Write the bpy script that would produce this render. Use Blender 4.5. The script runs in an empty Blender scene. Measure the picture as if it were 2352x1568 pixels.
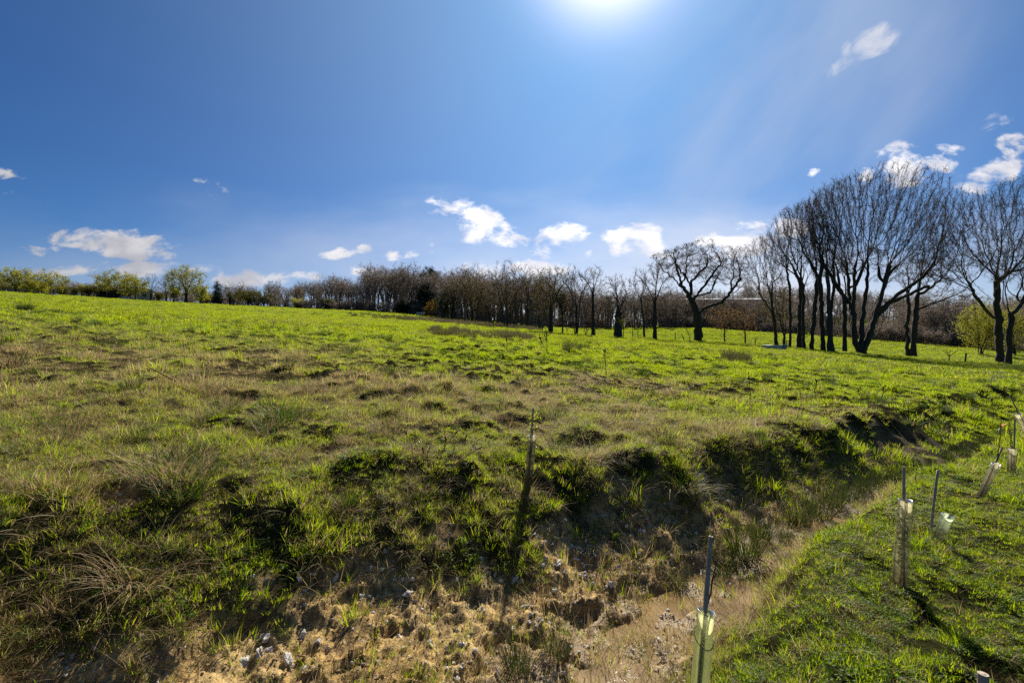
import bpy, math, random, time
import numpy as np
from mathutils import Vector, Matrix

T0 = time.time()
S = bpy.context.scene
COL = S.collection
R = math.radians
F_PX = 1045.0                      # focal length in the pixels of the 2352-wide view

# ------------------------------------------------------------------ basics
def link(o, parent=None):
    COL.objects.link(o)
    if parent is not None:
        o.parent = parent
    return o

def tag(o, label=None, cat=None, group=None, kind=None):
    if label: o['label'] = label
    if cat: o['category'] = cat
    if group: o['group'] = group
    if kind: o['kind'] = kind
    return o

def empty(name, loc, label, cat, group=None, rz=0.0):
    o = bpy.data.objects.new(name, None)
    o.empty_display_size = 0.2
    o.location = loc
    o.rotation_euler = (0, 0, rz)
    link(o)
    return tag(o, label, cat, group)

def mesh_np(name, V, quads=None, tris=None, mats=(), smooth=True, mat_idx=None):
    """mesh from numpy arrays"""
    V = np.asarray(V, dtype=np.float32)
    me = bpy.data.meshes.new(name)
    nq = 0 if quads is None else len(quads)
    nt = 0 if tris is None else len(tris)
    loops = []
    if nq: loops.append(np.asarray(quads, dtype=np.int32).ravel())
    if nt: loops.append(np.asarray(tris, dtype=np.int32).ravel())
    loops = np.concatenate(loops) if loops else np.zeros(0, np.int32)
    starts = np.concatenate([np.arange(nq) * 4, nq * 4 + np.arange(nt) * 3]).astype(np.int32)
    me.vertices.add(len(V)); me.vertices.foreach_set('co', V.ravel())
    me.loops.add(len(loops)); me.loops.foreach_set('vertex_index', loops)
    me.polygons.add(nq + nt); me.polygons.foreach_set('loop_start', starts)
    if mat_idx is not None:
        me.polygons.foreach_set('material_index', np.asarray(mat_idx, dtype=np.int32))
    me.update(calc_edges=True)
    me.polygons.foreach_set('use_smooth', np.full(nq + nt, smooth, dtype=bool))
    for m in mats: me.materials.append(m)
    return me

def add_attr(me, name, arr, typ='FLOAT', dom='POINT'):
    a = me.attributes.new(name, typ, dom)
    key = {'FLOAT': 'value', 'INT': 'value', 'FLOAT_VECTOR': 'vector'}[typ]
    a.data.foreach_set(key, np.asarray(arr, dtype=np.int32 if typ == 'INT' else np.float32).ravel())

def obj(name, me, parent=None, loc=None):
    o = bpy.data.objects.new(name, me)
    if loc is not None: o.location = loc
    return link(o, parent)

class MB:
    """collects simple shapes into one mesh"""
    def __init__(s): s.V = []; s.Q = []; s.T = []; s.n = 0
    def add(s, V, Q=None, T=None):
        V = np.asarray(V, dtype=np.float64)
        s.V.append(V)
        if Q is not None and len(Q): s.Q.append(np.asarray(Q) + s.n)
        if T is not None and len(T): s.T.append(np.asarray(T) + s.n)
        s.n += len(V); return s
    def box(s, c, d, rz=0.0, bev=0.0, M=None):
        x, y, z = (k / 2 for k in d)
        b = min(bev, x * .9, y * .9, z * .9)
        if b <= 0:
            P = [(-x,-y,-z),(x,-y,-z),(x,y,-z),(-x,y,-z),(-x,-y,z),(x,-y,z),(x,y,z),(-x,y,z)]
            Q = [(0,3,2,1),(4,5,6,7),(0,1,5,4),(1,2,6,5),(2,3,7,6),(3,0,4,7)]
        else:                                      # bevel of the top and bottom rims and upright edges
            P = []; 
            def ring(ix, iy, z):
                c8 = [(-ix+b,-iy),(ix-b,-iy),(ix,-iy+b),(ix,iy-b),(ix-b,iy),(-ix+b,iy),(-ix,iy-b),(-ix,-iy+b)]
                P.extend((a, q, z) for a, q in c8)
            ring(x-b, y-b, -z); ring(x, y, -z+b); ring(x, y, z-b); ring(x-b, y-b, z)
            Q = [(r*8+k, r*8+(k+1)%8, (r+1)*8+(k+1)%8, (r+1)*8+k) for r in range(3) for k in range(8)]
            for o8, f in ((0, -1), (24, 1)):
                q = [(0,1,2,3),(0,3,4,7),(4,5,6,7)]
                Q += [tuple(o8+i for i in (t if f > 0 else t[::-1])) for t in q]
        P = np.array(P, float)
        ca, sa = math.cos(rz), math.sin(rz)
        P = P @ np.array([[ca, sa, 0], [-sa, ca, 0], [0, 0, 1]])
        if M is not None: P = P @ np.array(M.to_3x3()).T
        return s.add(P + np.array(c), Q)
    def tube(s, path, rad, n=8, cap=True):
        path = np.asarray(path, float); k = len(path)
        rad = np.broadcast_to(np.asarray(rad, float), (k,))
        tang = np.gradient(path, axis=0); tang /= np.linalg.norm(tang, axis=1)[:, None] + 1e-9
        ref = np.array([0., 1., 0.]) if abs(tang[0][1]) < .8 else np.array([1., 0., 0.])
        u = np.cross(tang, ref); u /= np.linalg.norm(u, axis=1)[:, None] + 1e-9
        w = np.cross(tang, u)
        a = np.arange(n) * 2 * math.pi / n
        V = path[:, None, :] + rad[:, None, None] * (np.cos(a)[None, :, None] * u[:, None, :] + np.sin(a)[None, :, None] * w[:, None, :])
        V = V.reshape(-1, 3)
        i = np.arange(k - 1)[:, None] * n; j = np.arange(n)[None, :]; j2 = (j + 1) % n
        Q = np.stack([i + j, i + n + j, i + n + j2, i + j2], -1).reshape(-1, 4)
        T = []
        if cap:
            V = np.vstack([V, path[:1], path[-1:]]); c0 = k * n; c1 = c0 + 1
            for q in range(n):
                T.append((c0, q, (q + 1) % n)); T.append((c1, (k-1)*n + (q + 1) % n, (k-1)*n + q))
        return s.add(V, Q, T)
    def build(s, name, mat, parent=None, loc=None, smooth=False):
        V = np.vstack(s.V)
        Q = np.vstack(s.Q) if s.Q else None
        T = np.vstack(s.T) if s.T else None
        return obj(name, mesh_np(name, V, Q, T, (mat,), smooth), parent, loc)

# ------------------------------------------------------------------ noise
_pr = np.random.RandomState(11)
_perm = _pr.permutation(256); _perm = np.concatenate([_perm, _perm, _perm])
_ga = _pr.rand(256) * 2 * math.pi
_gx, _gy = np.cos(_ga), np.sin(_ga)
def noise(x, y, seed=0):
    x = np.asarray(x, float) + seed * 17.31; y = np.asarray(y, float) - seed * 9.77
    xi = np.floor(x).astype(np.int64); yi = np.floor(y).astype(np.int64)
    xf = x - xi; yf = y - yi
    xi &= 255; yi &= 255
    u = xf * xf * xf * (xf * (xf * 6 - 15) + 10); v = yf * yf * yf * (yf * (yf * 6 - 15) + 10)
    def g(ix, iy, dx, dy):
        h = _perm[_perm[ix] + iy]
        return _gx[h] * dx + _gy[h] * dy
    x1 = (xi + 1) & 255; y1 = (yi + 1) & 255
    a = g(xi, yi, xf, yf); b = g(x1, yi, xf - 1, yf)
    c = g(xi, y1, xf, yf - 1); d = g(x1, y1, xf - 1, yf - 1)
    return 1.45 * ((a * (1 - u) + b * u) * (1 - v) + (c * (1 - u) + d * u) * v)
def fbm(x, y, oct=4, seed=0, gain=.5):
    r = 0; a = 1.0; f = 1.0
    for k in range(oct):
        r = r + a * noise(np.asarray(x) * f, np.asarray(y) * f, seed + k * 3); a *= gain; f *= 2.03
    return r
def sstep(a, b, x):
    t = np.clip((np.asarray(x, float) - a) / (b - a), 0, 1)
    return t * t * (3 - 2 * t)

# ------------------------------------------------------------------ terrain
DITCH = np.array([(-12,-5.2),(-7,-1.9),(-3.6,.45),(-1.6,1.7),(.45,3.05),(2.6,4.85),(5.5,6.95),(8.8,9.1),(12.2,11.4),(17.5,15.4),(26,20.5),(40,27)], float)
def _smooth_poly(P, m=7):
    out = []
    n = len(P)
    for i in range(n - 1):
        p0, p1, p2, p3 = P[max(i-1,0)], P[i], P[i+1], P[min(i+2,n-1)]
        for t in np.arange(m) / m:
            out.append(.5 * ((2*p1) + (-p0+p2)*t + (2*p0-5*p1+4*p2-p3)*t*t + (-p0+3*p1-3*p2+p3)*t**3))
    out.append(P[-1]); return np.array(out)
DP = _smooth_poly(DITCH)
def ditch_s(x, y):
    """signed distance to the ditch centre line (+ on the field side)"""
    x = np.asarray(x, float); y = np.asarray(y, float)
    best = np.full(x.shape, 1e9); sg = np.ones(x.shape)
    for a, b in zip(DP[:-1], DP[1:]):
        d = b - a; L2 = d @ d
        t = np.clip(((x - a[0]) * d[0] + (y - a[1]) * d[1]) / L2, 0, 1)
        qx = x - a[0] - t * d[0]; qy = y - a[1] - t * d[1]
        dd = qx * qx + qy * qy
        cr = d[0] * qy - d[1] * qx
        m = dd < best
        best = np.where(m, dd, best); sg = np.where(m, np.where(cr >= 0, 1., -1.), sg)
    return np.sqrt(best) * sg

def base_z(x, y):
    x = np.asarray(x, float); y = np.asarray(y, float)
    yy = np.maximum(y, 1.0); t = x / np.maximum(yy, np.abs(x) * .5)
    z = -1.6 - .065 * np.clip(x, -260, 260) + .0484 * np.clip(y, -60, 190)
    far = np.clip(y, 0, 190)
    z = z + far * .0088 * np.exp(-((t + .27) / .26) ** 2) * sstep(40, 120, y)
    z = z + far * .019 * sstep(.1, .45, t) * sstep(76, 126, y)
    z = z + 15. * sstep(135, 270, y) * sstep(.2, .6, t)
    return z

PATCH = [(-3.6,3.9,.42,.10),(-3.1,3.55,.3,.08),(-2.1,5.2,.30,.07),(-.76,7.5,.33,.10),(-1.2,5.9,.28,.08),(.8,6.2,.28,.09),(-.1,6.5,.22,.06),
         (2.5,2.3,.22,.09),(2.0,2.05,.22,.10),(3.1,2.5,.2,.08),(4.6,3.6,.3,.1),(-5.6,7.2,.35,.08),(3.2,9.0,.3,.08),(1.9,8.2,.25,.06)]
def terrain(x, y, fine=True):
    """height, soil mask, ditch distance"""
    x = np.asarray(x, float); y = np.asarray(y, float)
    r = np.hypot(x, y)
    z = base_z(x, y)
    s = ditch_s(x, y)
    near = r < 70
    # ditch section
    wob = noise(x * .9, y * .9, 5) * .16 + noise(x * 2.6, y * 2.6, 6) * .09
    wide = 2.15 - 1.20 * sstep(-.9, 1.7, x) + .5 * sstep(5, 14, x)
    fa = np.clip((s + wob - .20) / wide, 0, 1)
    ben = 1 - sstep(-.4, 1.8, x)
    f1 = .50 * fa + .50 * sstep(.30, 1.0, fa)
    f2 = np.where(fa < .5, fa * .8, .4 + .6 * sstep(.42, 1.0, fa))
    fa = f1 * ben + f2 * (1 - ben)
    fb = sstep(.25, 1.55 - .55 * sstep(1.2, 2.4, x), -s + wob * .6)
    f = np.where(s > 0, fa, fb)
    depth = .74 + .06 * sstep(-.4, .6, x) - .02 * sstep(0.6, 1.5, x) - .05 * sstep(1.9, 2.6, x) - .16 * sstep(7, 18, x) - .28 * sstep(16, 36, x)
    z = z - depth * (1 - f)
    lip = np.exp(-((s - wide * .98 - .2) / .35) ** 2) * .07
    z = z + np.where(s > 0, lip, 0) * near
    soil = (1 - sstep(.27 + .17 * sstep(-.5, 1.0, x), .52 + .30 * sstep(-.5, 1.0, x), f + .30 * noise(x * 1.7, y * 1.7, 8) + .16 * noise(x * 5, y * 5, 9))) * np.where(s > 0, 1, sstep(-.62, -.28, s))
    soil = soil * (1 - .55 * sstep(1.7, 3.4, x)) * (1 - sstep(7, 12, x)) * sstep(-4.2, -2.3, x + .5 * noise(x, y, 12))
    # gravel scar higher up the far bank
    sc = np.exp(-(((x - 3.15) / .75) ** 2 + ((y - 5.75) / .40) ** 2)) * (s > 0)
    soil = np.maximum(soil, sstep(.35, .7, sc + .25 * noise(x * 3, y * 3, 14)))
    if fine:
        n1 = fbm(x * .42, y * .42, 2, 20) * .11
        n2 = noise(x * 1.25, y * 1.25, 23); n3 = noise(x * 2.9, y * 2.9, 25); n4 = noise(x * 6.3, y * 6.3, 27)
        hum = np.clip(noise(x * 1.5, y * 1.5, 33) + .55 * noise(x * 3.1, y * 3.1, 34), -.25, 1.2)
        rough = n2 * .05 + np.abs(n3) * .09 - .025 + n4 * .032 + .13 * sstep(.10, .75, hum)
        flat = .55 + .45 * sstep(-.3, .5, noise(x * .13, y * .13, 31))
        grassy = 1 - soil
        z = z + (n1 * np.where(np.abs(s) < 1.5, .35, 1) + rough * flat * (1 - .45 * sstep(20, 60, r)) * np.where(s < -.5, .45, 1)) * (.35 + .65 * grassy)
        for (px, py, pr, pd) in PATCH:
            d2 = ((x - px) ** 2 + ((y - py) * 1.25) ** 2) / pr ** 2
            w = np.exp(-d2 * 1.4)
            z = z - pd * w + .6 * pd * np.exp(-((np.sqrt(d2) - 1.25) / .35) ** 2) * (.5 + .7 * noise(x * 4, y * 4, 3))
            soil = np.maximum(soil, sstep(.25, .7, w + .28 * noise(x * 6, y * 6, 41)))
        clod = (np.abs(noise(x * 3.4, y * 3.4, 50)) * .085 + np.abs(noise(x * 9, y * 9, 51)) * .042 + np.abs(noise(x * 19, y * 19, 52)) * .030 + np.abs(noise(x * 41, y * 41, 53)) * .016 - .06)
        ledge = (np.floor(z * 7 + .6 * noise(x * 2.2, y * 2.2, 55)) / 7 - z) * .40
        z = z + (noise(x * 2.3, y * 2.3, 57) * .05 + noise(x * 5.1, y * 5.1, 58) * .03) * np.exp(-(s / .5) ** 2) * sstep(16, 6, r)
        z = z + soil * (clod + ledge) * sstep(25, 8, r) * np.where(np.abs(s) < .35, .45, 1)
    return z, soil, s

WATER_Z = -2.297
def gz(x, y, fine=True):
    return float(terrain(np.array([x]), np.array([y]), fine)[0][0])

_rr = np.concatenate([np.linspace(1, 30, 600), np.geomspace(30.05, 420, 900)])
def place(px, py):
    """where the line of sight through a pixel of the photo meets the smooth ground"""
    t = (px - 1176) / F_PX; v = (784 - py) / F_PX
    z = terrain(_rr * t, _rr, False)[0]
    hit = np.nonzero(z >= v * _rr)[0]
    Y = _rr[hit[0]] if len(hit) else 150.
    return Vector((Y * t, Y, gz(Y * t, Y)))
def at(px, Y):
    x = (px - 1176) / F_PX * Y
    return Vector((x, Y, gz(x, Y)))

# ------------------------------------------------------------------ materials
class N:
    """small node helper"""
    def __init__(s, mat_name, world=None):
        if world is None:
            s.m = bpy.data.materials.new(mat_name); s.m.use_nodes = True; s.t = s.m.node_tree
        else:
            s.m = world; s.t = world.node_tree
        s.t.nodes.clear()
    def n(s, typ, **kw):
        d = s.t.nodes.new(typ)
        for k, v in kw.items():
            if k.startswith('_'): setattr(d, k[1:], v)
            else:
                key = int(k[1:]) if k[0] == 'i' and k[1:].isdigit() else k.replace('__', ' ')
                if isinstance(v, bpy.types.NodeSocket): s.t.links.new(v, d.inputs[key])
                else: d.inputs[key].default_value = v
        return d
    def math(s, op, a, b=None, c=None, clamp=False):
        d = s.t.nodes.new('ShaderNodeMath'); d.operation = op; d.use_clamp = clamp
        for i, v in enumerate((a, b, c)):
            if v is None: continue
            if isinstance(v, bpy.types.NodeSocket): s.t.links.new(v, d.inputs[i])
            else: d.inputs[i].default_value = v
        return d.outputs[0]
    def mix(s, f, a, b):
        d = s.t.nodes.new('ShaderNodeMix'); d.data_type = 'RGBA'
        for k, v in ((0, f), (6, a), (7, b)):
            if isinstance(v, bpy.types.NodeSocket): s.t.links.new(v, d.inputs[k])
            else: d.inputs[k].default_value = v if k == 0 else (*v, 1)
        return d.outputs[2]
    def attr(s, name, inst=False, out='Fac'):
        d = s.t.nodes.new('ShaderNodeAttribute'); d.attribute_name = name
        if inst: d.attribute_type = 'INSTANCER'
        return d.outputs[out]
    def noise(s, scale, detail=4, rough=.55, vec=None, out=0):
        d = s.n('ShaderNodeTexNoise', Scale=scale, Detail=detail, Roughness=rough)
        if vec is not None: s.t.links.new(vec, d.inputs['Vector'])
        return d.outputs[out]
    def ramp(s, f, *stops):
        d = s.t.nodes.new('ShaderNodeValToRGB'); cr = d.color_ramp
        while len(cr.elements) < len(stops): cr.elements.new(.5)
        for e, (p, c) in zip(cr.elements, stops):
            e.position = p; e.color = (*c, 1) if len(c) == 3 else c
        s.t.links.new(f, d.inputs[0]); return d.outputs[0]
    def rng(s, f, a, b, c=0., d=1.):
        m = s.n('ShaderNodeMapRange', i0=f, i1=a, i2=b, i3=c, i4=d); m.interpolation_type = 'SMOOTHSTEP'
        return m.outputs[0]
    def bump(s, h, dist=.02, strength=.6):
        return s.n('ShaderNodeBump', Height=h, Distance=dist, Strength=strength).outputs[0]
    def out(s, sh):
        o = s.t.nodes.new('ShaderNodeOutputMaterial'); s.t.links.new(sh, o.inputs[0]); return s.m
    def pos(s): return s.n('ShaderNodeNewGeometry').outputs['Position']
    def objco(s): return s.n('ShaderNodeTexCoord').outputs['Object']

def simple(name, c1, c2, scale=6, rough=.8, bump=.0, metal=0., spec=.3, bscale=None):
    g = N(name); co = g.objco()
    f = g.noise(scale, 5, .6, co)
    col = g.ramp(f, (.35, c1), (.65, c2))
    p = g.n('ShaderNodeBsdfPrincipled', Base__Color=col, Roughness=rough, Metallic=metal)
    p.inputs['Specular IOR Level'].default_value = spec
    if bump:
        g.t.links.new(g.bump(g.noise(bscale or scale * 3, 5, .6, co), bump), p.inputs['Normal'])
    return g.out(p.outputs[0])

def leaf_mat(name, cols, trans, tmix=.5, inst=True, gloss=.05, rough=.5, dry=None, drytr=None):
    """thin leaf: diffuse + light passing through + a little sheen.  colour varies per blade and per tuft"""
    g = N(name)
    rnd = g.attr('rnd')
    c = g.ramp(rnd, *[(i / (len(cols) - 1), k) for i, k in enumerate(cols)])
    t = g.ramp(rnd, *[(i / (len(trans) - 1), k) for i, k in enumerate(trans)])
    if dry is not None:
        d = g.attr('dry', True)
        sel = g.math('LESS_THAN', g.attr('pick'), d)          # which blades of the tuft are dead
        c = g.mix(sel, c, g.ramp(rnd, (0, dry[0]), (1, dry[1])))
        t = g.mix(sel, t, g.ramp(rnd, (0, drytr[0]), (1, drytr[1])))
    a = g.n('ShaderNodeBsdfDiffuse', Color=c)
    b = g.n('ShaderNodeBsdfTranslucent', Color=t)
    m = g.n('ShaderNodeMixShader', i0=tmix, i1=a.outputs[0], i2=b.outputs[0])
    gl = g.n('ShaderNodeBsdfGlossy', Color=(.9, .9, .8, 1), Roughness=rough)
    fr = g.n('ShaderNodeFresnel', IOR=1.35)
    fac = g.math('MULTIPLY', fr.outputs[0], gloss * 6, clamp=True)
    m2 = g.n('ShaderNodeMixShader', i0=fac, i1=m.outputs[0], i2=gl.outputs[0])
    return g.out(m2.outputs[0])

M = {}
# short pasture and its dead blades
GC = [(.034, .076, .003), (.074, .128, .005), (.120, .165, .008), (.165, .175, .015)]
GT = [(.15, .28, .002), (.32, .48, .003), (.50, .62, .005), (.60, .60, .010)]
M['grass'] = leaf_mat('pasture_blades', GC, GT, .70, dry=((.24, .15, .055), (.56, .43, .22)), drytr=((.27, .17, .055), (.60, .46, .23)))
GTf = [(.18, .28, .003), (.31, .42, .004), (.44, .52, .007), (.54, .53, .014)]
M['grass_far'] = leaf_mat('far_pasture_blades', GC, GTf, .66, dry=((.17, .115, .05), (.34, .26, .14)), drytr=((.20, .13, .05), (.40, .30, .15)))
M['rush'] = leaf_mat('rush_stems', [(.015, .035, .006), (.03, .06, .01), (.06, .075, .02)], [(.03, .07, .005), (.06, .11, .01), (.10, .12, .02)], .3,
                     dry=((.07, .04, .02), (.17, .11, .055)), drytr=((.06, .035, .015), (.15, .09, .04)))
M['rush_far'] = leaf_mat('old_rush_stems', [(.04, .06, .012), (.07, .085, .02), (.10, .10, .03)], [(.07, .10, .01), (.12, .14, .02), (.15, .15, .03)], .4,
                     dry=((.13, .09, .06), (.28, .21, .15)), drytr=((.13, .09, .05), (.28, .20, .13)))
M['tussock'] = leaf_mat('tussock_blades', [(.014, .036, .004), (.028, .062, .006), (.05, .085, .008)], [(.035, .085, .003), (.07, .15, .004), (.13, .22, .006)], .42,  # dark green, deepened further to stand for the tussocks' shaded sides
                     dry=((.20, .125, .05), (.50, .37, .20)), drytr=((.22, .135, .045), (.54, .39, .19)))
M['clover'] = leaf_mat('clover_leaves', [(.05, .10, .008), (.09, .15, .012)], [(.18, .32, .005), (.32, .46, .01)], .55)
M['spring_leaf'] = leaf_mat('spring_leaves', [(.15, .155, .02), (.22, .21, .04), (.27, .25, .06)], [(.34, .34, .03), (.46, .44, .05), (.52, .48, .08)], .5, gloss=.0)
M['dull_leaf'] = leaf_mat('dull_hedge_leaves', [(.05, .06, .015), (.08, .085, .022), (.11, .10, .03)], [(.09, .10, .015), (.15, .15, .025), (.20, .17, .035)], .42, gloss=.0)
M['bud'] = leaf_mat('opening_buds', [(.10, .075, .028), (.15, .11, .035), (.17, .14, .04)], [(.18, .13, .03), (.25, .19, .04), (.27, .23, .05)], .45, gloss=.0)
M['brown_leaf'] = leaf_mat('last_years_leaves', [(.14, .075, .035), (.22, .13, .06), (.30, .20, .11)], [(.20, .10, .04), (.30, .18, .07), (.36, .25, .12)], .5, gloss=.0)
M['orange_leaf'] = leaf_mat('amber_leaves', [(.20, .12, .03), (.28, .17, .04)], [(.36, .20, .03), (.45, .29, .05)], .5, gloss=.0)
M['evergreen'] = leaf_mat('evergreen_leaves', [(.010, .022, .012), (.018, .036, .018), (.032, .05, .024)], [(.01, .025, .008), (.02, .04, .012)], .2, gloss=.0, rough=.5)
M['sapling_leaf'] = leaf_mat('sapling_leaves', [(.16, .22, .02), (.26, .30, .03)], [(.40, .48, .02), (.55, .55, .03)], .55)
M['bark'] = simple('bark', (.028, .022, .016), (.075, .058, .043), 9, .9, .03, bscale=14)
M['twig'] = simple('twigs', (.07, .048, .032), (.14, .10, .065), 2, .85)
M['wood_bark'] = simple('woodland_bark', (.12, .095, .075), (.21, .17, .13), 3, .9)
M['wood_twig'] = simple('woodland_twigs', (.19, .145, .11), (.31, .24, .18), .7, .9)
M['stake'] = simple('cane', (.34, .26, .19), (.50, .40, .31), 30, .65, .002)
M['stem'] = simple('sapling_bark', (.03, .02, .015), (.06, .042, .03), 40, .7)
M['dead_stem'] = simple('dead_stems', (.07, .045, .025), (.15, .10, .06), 30, .8)
M['post'] = simple('weathered_post', (.035, .028, .022), (.085, .07, .055), 12, .9, .01)
M['rail'] = simple('weathered_rails', (.035, .028, .024), (.075, .06, .05), 8, .9)
M['shed'] = simple('tarred_boards', (.010, .010, .011), (.024, .022, .022), 5, .8)
M['shed_roof'] = simple('felt_roof', (.030, .030, .034), (.055, .052, .055), 4, .8)
M['grey_render'] = simple('pale_render', (.38, .37, .37), (.48, .47, .46), 1.2, .85)
M['slate'] = simple('slate_roof', (.07, .07, .08), (.12, .115, .12), 3, .6)
M['white_paint'] = simple('white_paint', (.62, .62, .60), (.78, .78, .76), 5, .5)
M['pale_roof'] = simple('pale_sheet_roof', (.62, .62, .63), (.75, .75, .76), .6, .35)
M['shed_wall'] = simple('dull_sheet_wall', (.13, .12, .115), (.19, .18, .17), .5, .8)
M['blue_tarp'] = simple('blue_tarpaulin', (.02, .06, .34), (.05, .12, .50), 6, .4, .03)
M['board'] = simple('bleached_boards', (.42, .36, .33), (.60, .53, .50), 3, .8)
M['horse_dark'] = simple('dark_coat', (.012, .008, .006), (.030, .018, .012), 4, .5)
M['horse_white'] = simple('white_coat', (.45, .43, .42), (.62, .60, .58), 4, .6)
M['galv'] = simple('galvanised_sheet', (.33, .36, .41), (.50, .53, .58), 5, .42, .004, metal=.55, spec=.5)
M['galv_dark'] = simple('galvanised_cover', (.13, .16, .21), (.22, .25, .31), 6, .5, .004, metal=.4, spec=.5)
M['pole'] = simple('pole_timber', (.045, .035, .03), (.08, .065, .055), 6, .9)
M['ceramic'] = simple('insulator_glaze', (.45, .45, .46), (.55, .55, .56), 6, .25)
M['orange'] = simple('orange_plastic', (.75, .22, .01), (.90, .36, .02), 20, .4)
M['litter_white'] = simple('white_plastic', (.65, .65, .65), (.8, .8, .8), 20, .4)
M['rust'] = simple('rusty_bar', (.16, .055, .025), (.28, .11, .05), 20, .7)
M['tie'] = simple('cable_tie', (.30, .36, .12), (.36, .42, .16), 20, .4)

def flint(name, a, b, c):
    g = N(name); co = g.objco()
    f = g.noise(22, 4, .6, co)
    oi = g.n('ShaderNodeObjectInfo').outputs['Random']
    base = g.mix(oi, a, b)
    col = g.mix(g.rng(f, .5, .68), base, c)
    p = g.n('ShaderNodeBsdfPrincipled', Base__Color=col, Roughness=.6)
    p.inputs['Specular IOR Level'].default_value = .35
    g.t.links.new(g.bump(g.noise(50, 5, .6, co), .006), p.inputs['Normal'])
    return g.out(p.outputs[0])
M['flint'] = flint('flint_rind', (.80, .76, .69), (.58, .51, .42), (.26, .25, .25))
M['clod'] = flint('clay_clods', (.38, .25, .12), (.52, .38, .20), (.26, .17, .085))

def shelter_mat(name, col, tr, clear):
    """thin translucent plastic tube"""
    g = N(name); co = g.objco()
    f = g.noise(14, 4, .6, co)
    sz = g.n('ShaderNodeSeparateXYZ', i0=co).outputs[2]
    mud = g.rng(g.math('ADD', sz, g.math('MULTIPLY', g.math('SUBTRACT', g.noise(26, 5, .65, co), .5), .55)), .24, .02, 0, .85)
    a = g.n('ShaderNodeBsdfDiffuse', Color=g.mix(mud, col, (.16, .11, .06)))
    b = g.n('ShaderNodeBsdfTranslucent', Color=g.mix(mud, g.ramp(f, (.3, tr), (.7, tuple(k * .66 for k in tr))), (.10, .07, .03)))
    m = g.n('ShaderNodeMixShader', i0=.78, i1=a.outputs[0], i2=b.outputs[0])
    t = g.n('ShaderNodeBsdfTransparent', Color=(*[min(1, .75 + k * .3) for k in tr], 1))
    m1 = g.n('ShaderNodeMixShader', i0=clear, i1=m.outputs[0], i2=t.outputs[0])
    gl = g.n('ShaderNodeBsdfGlossy', Color=(1, 1, 1, 1), Roughness=.22)
    fr = g.n('ShaderNodeFresnel', IOR=1.45)
    fac = g.math('MULTIPLY', fr.outputs[0], .7)
    m2 = g.n('ShaderNodeMixShader', i0=fac, i1=m1.outputs[0], i2=gl.outputs[0])
    return g.out(m2.outputs[0])
M['tube_green'] = shelter_mat('green_tube', (.62, .64, .26), (.90, .92, .46), .16)
M['tube_pale'] = shelter_mat('pale_green_tube', (.62, .70, .42), (.85, .92, .60), .10)
M['tube_dirty'] = shelter_mat('dirty_tube', (.26, .22, .15), (.36, .32, .20), .38)
M['tube_clear'] = shelter_mat('clear_tube', (.52, .48, .32), (.78, .70, .42), .38)

def ground_mat():
    g = N('pasture_ground'); P = g.pos()
    soil = g.attr('soil'); dry = g.attr('drymap'); far = g.attr('far')
    n1 = g.noise(1.6, 5, .6, P); n2 = g.noise(14, 5, .65, P); n3 = g.noise(60, 4, .6, P); n4 = g.noise(.22, 4, .55, P)
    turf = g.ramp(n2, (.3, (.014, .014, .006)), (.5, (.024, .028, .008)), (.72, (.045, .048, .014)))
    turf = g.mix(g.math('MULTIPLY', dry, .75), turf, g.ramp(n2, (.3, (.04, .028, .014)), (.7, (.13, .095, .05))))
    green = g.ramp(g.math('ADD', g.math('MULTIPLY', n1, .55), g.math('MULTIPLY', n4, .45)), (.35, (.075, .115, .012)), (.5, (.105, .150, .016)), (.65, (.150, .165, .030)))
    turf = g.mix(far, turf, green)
    earth = g.ramp(n1, (.28, (.22, .12, .035)), (.48, (.45, .28, .085)), (.68, (.64, .45, .18)))
    earth = g.mix(g.rng(n3, .52, .66), earth, (.58, .46, .25))
    earth = g.mix(g.rng(n2, .56, .42, 0, .7), earth, (.11, .065, .032))  # dark brown painted into the bump hollows as crevice shade
    wet = g.attr('wet')
    earth = g.mix(g.math('MULTIPLY', wet, .55), earth, (.17, .105, .045))
    col = g.mix(soil, turf, earth)
    ro = g.math('SUBTRACT', .92, g.math('MULTIPLY', wet, .55))
    p = g.n('ShaderNodeBsdfPrincipled', Base__Color=col, Roughness=ro)
    g.t.links.new(g.math('MULTIPLY', soil, .35), p.inputs['Specular IOR Level'])
    h = g.math('ADD', g.math('MULTIPLY', n2, .6), g.math('MULTIPLY', n3, .4))
    g.t.links.new(g.bump(h, .03, .8), p.inputs['Normal'])
    return g.out(p.outputs[0])
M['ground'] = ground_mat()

def water_mat():
    g = N('muddy_water'); P = g.pos()
    w = g.n('ShaderNodeTexNoise', Scale=22., Detail=2., Roughness=.5); g.t.links.new(P, w.inputs['Vector'])
    w2 = g.noise(70, 2, .5, P)
    h = g.math('MULTIPLY', g.math('ADD', w.outputs[0], g.math('MULTIPLY', w2, .8)), g.rng(g.noise(4, 3, .5, P), .38, .62, .25, 1))
    p = g.n('ShaderNodeBsdfPrincipled', Base__Color=g.ramp(g.noise(3, 3, .5, P), (.35, (.19, .12, .05)), (.65, (.33, .225, .105))), Roughness=.045, IOR=1.33)
    p.inputs['Specular IOR Level'].default_value = .6
    g.t.links.new(g.bump(h, .010, .13), p.inputs['Normal'])
    return g.out(p.outputs[0])
M['water'] = water_mat()

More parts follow.
